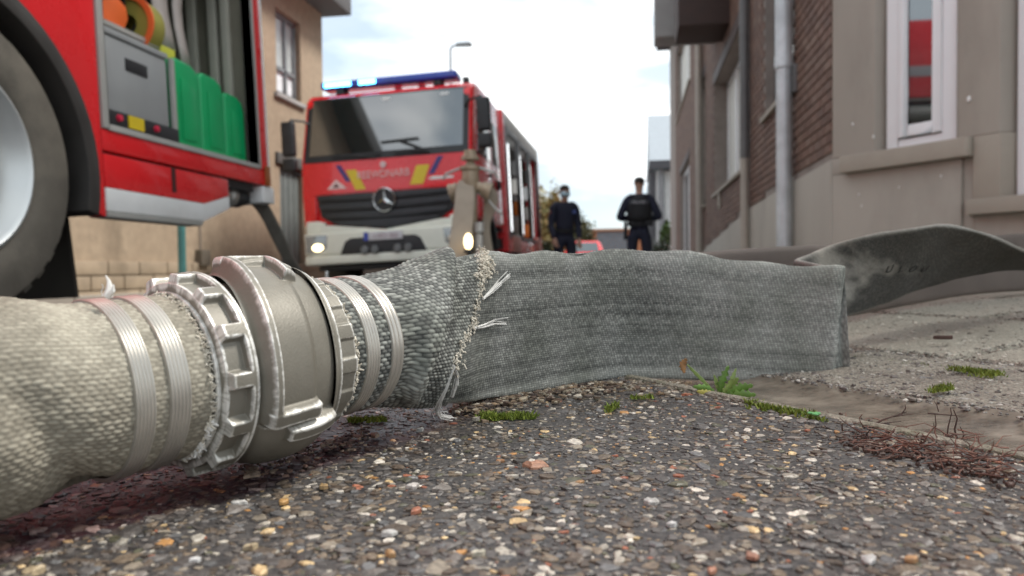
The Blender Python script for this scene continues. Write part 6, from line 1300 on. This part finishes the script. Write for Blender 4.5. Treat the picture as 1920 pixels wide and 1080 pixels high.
    for s in (1, -1): m.ell((s*0.083, 0.005, 0.03), (0.012, 0.022, 0.036), 10, 6).ell((s*0.034, -0.083, 0.048), (0.017, 0.012, 0.010), 10, 6)
    fo = m.build('face', SKIN, t, smooth=True); hd.data = fo.data; bpy.data.objects.remove(fo); hd.name = 'face'
    eb = MB()
    for s in (1, -1): eb.ell((s*0.034, -0.092, 0.048), (0.008, 0.005, 0.007), 8, 5).box(s*0.034-0.02, s*0.034+0.02, -0.098, -0.088, 0.066, 0.073)
    eb.build('eyes', HAIRD, hd)
    def cap(p): return np.array([p[0], p[1], p[2]]) if p[2] > 0.05+0.55*max(0, -p[1]) or (p[1] > 0.25 and p[2] > -0.35) else np.array([p[0]*0.86, p[1]*0.86, p[2]*0.86])
    MB().ell((0, 0.002, 0.065), (0.087, 0.107, 0.078), 24, 16, cap).build('hair', HAIRD, hd, smooth=True)
    if mask:
        mk = MB(); n = 11; rows = []
        for j, z in enumerate((0.022, 0.0, -0.025, -0.05, -0.07)):
            for k in range(n):
                a = radians(-75+150*k/(n-1)); r = (0.088, 0.100, 0.104, 0.098, 0.080)[j]; rows.append((sin(a)*r*0.92, -cos(a)*r*1.12+0.005, z))
        mk.add(rows, [(j*n+k, j*n+k+1, (j+1)*n+k+1, (j+1)*n+k) for j in range(4) for k in range(n-1)]); q = mk.build('face_mask', M('pale_blue_mask', (0.42, 0.58, 0.66), 0.8), hd, smooth=True); q.modifiers.new('s', 'SOLIDIFY').thickness = 0.004
    # belt
    V2 = []; be = MB().lathe([(0.985, 0.9), (0.985, 1.0), (1.04, 1.0), (1.04, 0.9)], axis='z', n=32)
    be.v = [(x*0.198, y*0.148+0.02, z) for x, y, z in be.v]; be.build('belt', BLACKV, t)
    if vest:
        vm = MB(); n = 28
        for j, (z, rx, ry) in enumerate(((1.05, 0.205, 0.155), (1.15, 0.205, 0.158), (1.28, 0.218, 0.165), (1.38, 0.205, 0.150), (1.46, 0.165, 0.115), (1.49, 0.11, 0.09))):
            for k in range(n): a = 2*pi*k/n; vm.v.append((rx*cos(a)*(abs(cos(a))**-0.12 if abs(cos(a)) > 0.05 else 1)*0.98, 0.02+ry*sin(a), z))
        for j in range(5):
            for k in range(n): vm.f.append((j*n+k, j*n+(k+1) % n, (j+1)*n+(k+1) % n, (j+1)*n+k))
        vs_ = vm.build('vest', BLACKV, t, smooth=True); vs_.modifiers.new('s', 'SOLIDIFY').thickness = 0.012
        MB().box(-0.15, 0.15, 0.172, 0.182, 1.335, 1.395).build('back_panel', M('vest_patch', (0.05, 0.05, 0.06), 0.7), vs_)
        text('back_lettering', 'POLITIE', 0.058, M('reflective_white', (0.45, 0.46, 0.48), 0.5), vs_, (0, 0.184, 1.365), (-1, 0, 0), (0, 0, 1), 0.001)
        for s in (1, -1): MB().box(s*0.12-0.03, s*0.12+0.03, -0.09, 0.13, 1.47, 1.492).build('shoulder_strap', BLACKV, vs_, bevel=0.008)
        ho = MB().box(0.195, 0.255, -0.03, 0.07, 0.76, 1.0).box(0.20, 0.25, 0.02, 0.10, 0.98, 1.06).build('holster', BLACKV, t, bevel=0.015)
        for x in (-0.2, -0.14, 0.1): MB().box(x-0.03, x+0.03, 0.155, 0.20, 0.97, 1.06).build('belt_pouch', BLACKV, t, bevel=0.012)
        MB().box(-0.225, -0.17, 0.1, 0.15, 1.0, 1.05).build('key_clip', ALU, t, bevel=0.01)
    else:
        MB().box(0.10, 0.17, -0.125, -0.115, 1.30, 1.36).build('chest_badge', M('blue_badge', (0.05, 0.08, 0.25), 0.5), t, bevel=0.004)
        MB().ell((-0.262, -0.03, 1.33), (0.012, 0.03, 0.035), 8, 6).build('sleeve_badge', M('red_badge', (0.25, 0.06, 0.05), 0.6), t, smooth=True)
    return t
officer((X_at(1058, 12.8), 12.8, -0.265), 0.35, 'officer in dark navy uniform and pale blue face mask facing the camera with hands down', ((0.22, -0.12, 0.83), (-0.22, -0.18, 0.84)), ((0.245, 0.02, 1.10), (-0.245, 0.0, 1.10)), True, False, 0.1)
officer((X_at(1198, 12.6), 12.6, -0.19), pi-0.05, 'officer seen from behind in a black vest, elbows out and hands in front', ((0.08, -0.26, 1.14), (-0.08, -0.27, 1.14)), ((0.335, 0.02, 1.12), (-0.335, 0.02, 1.12)), False, True, 0.6)
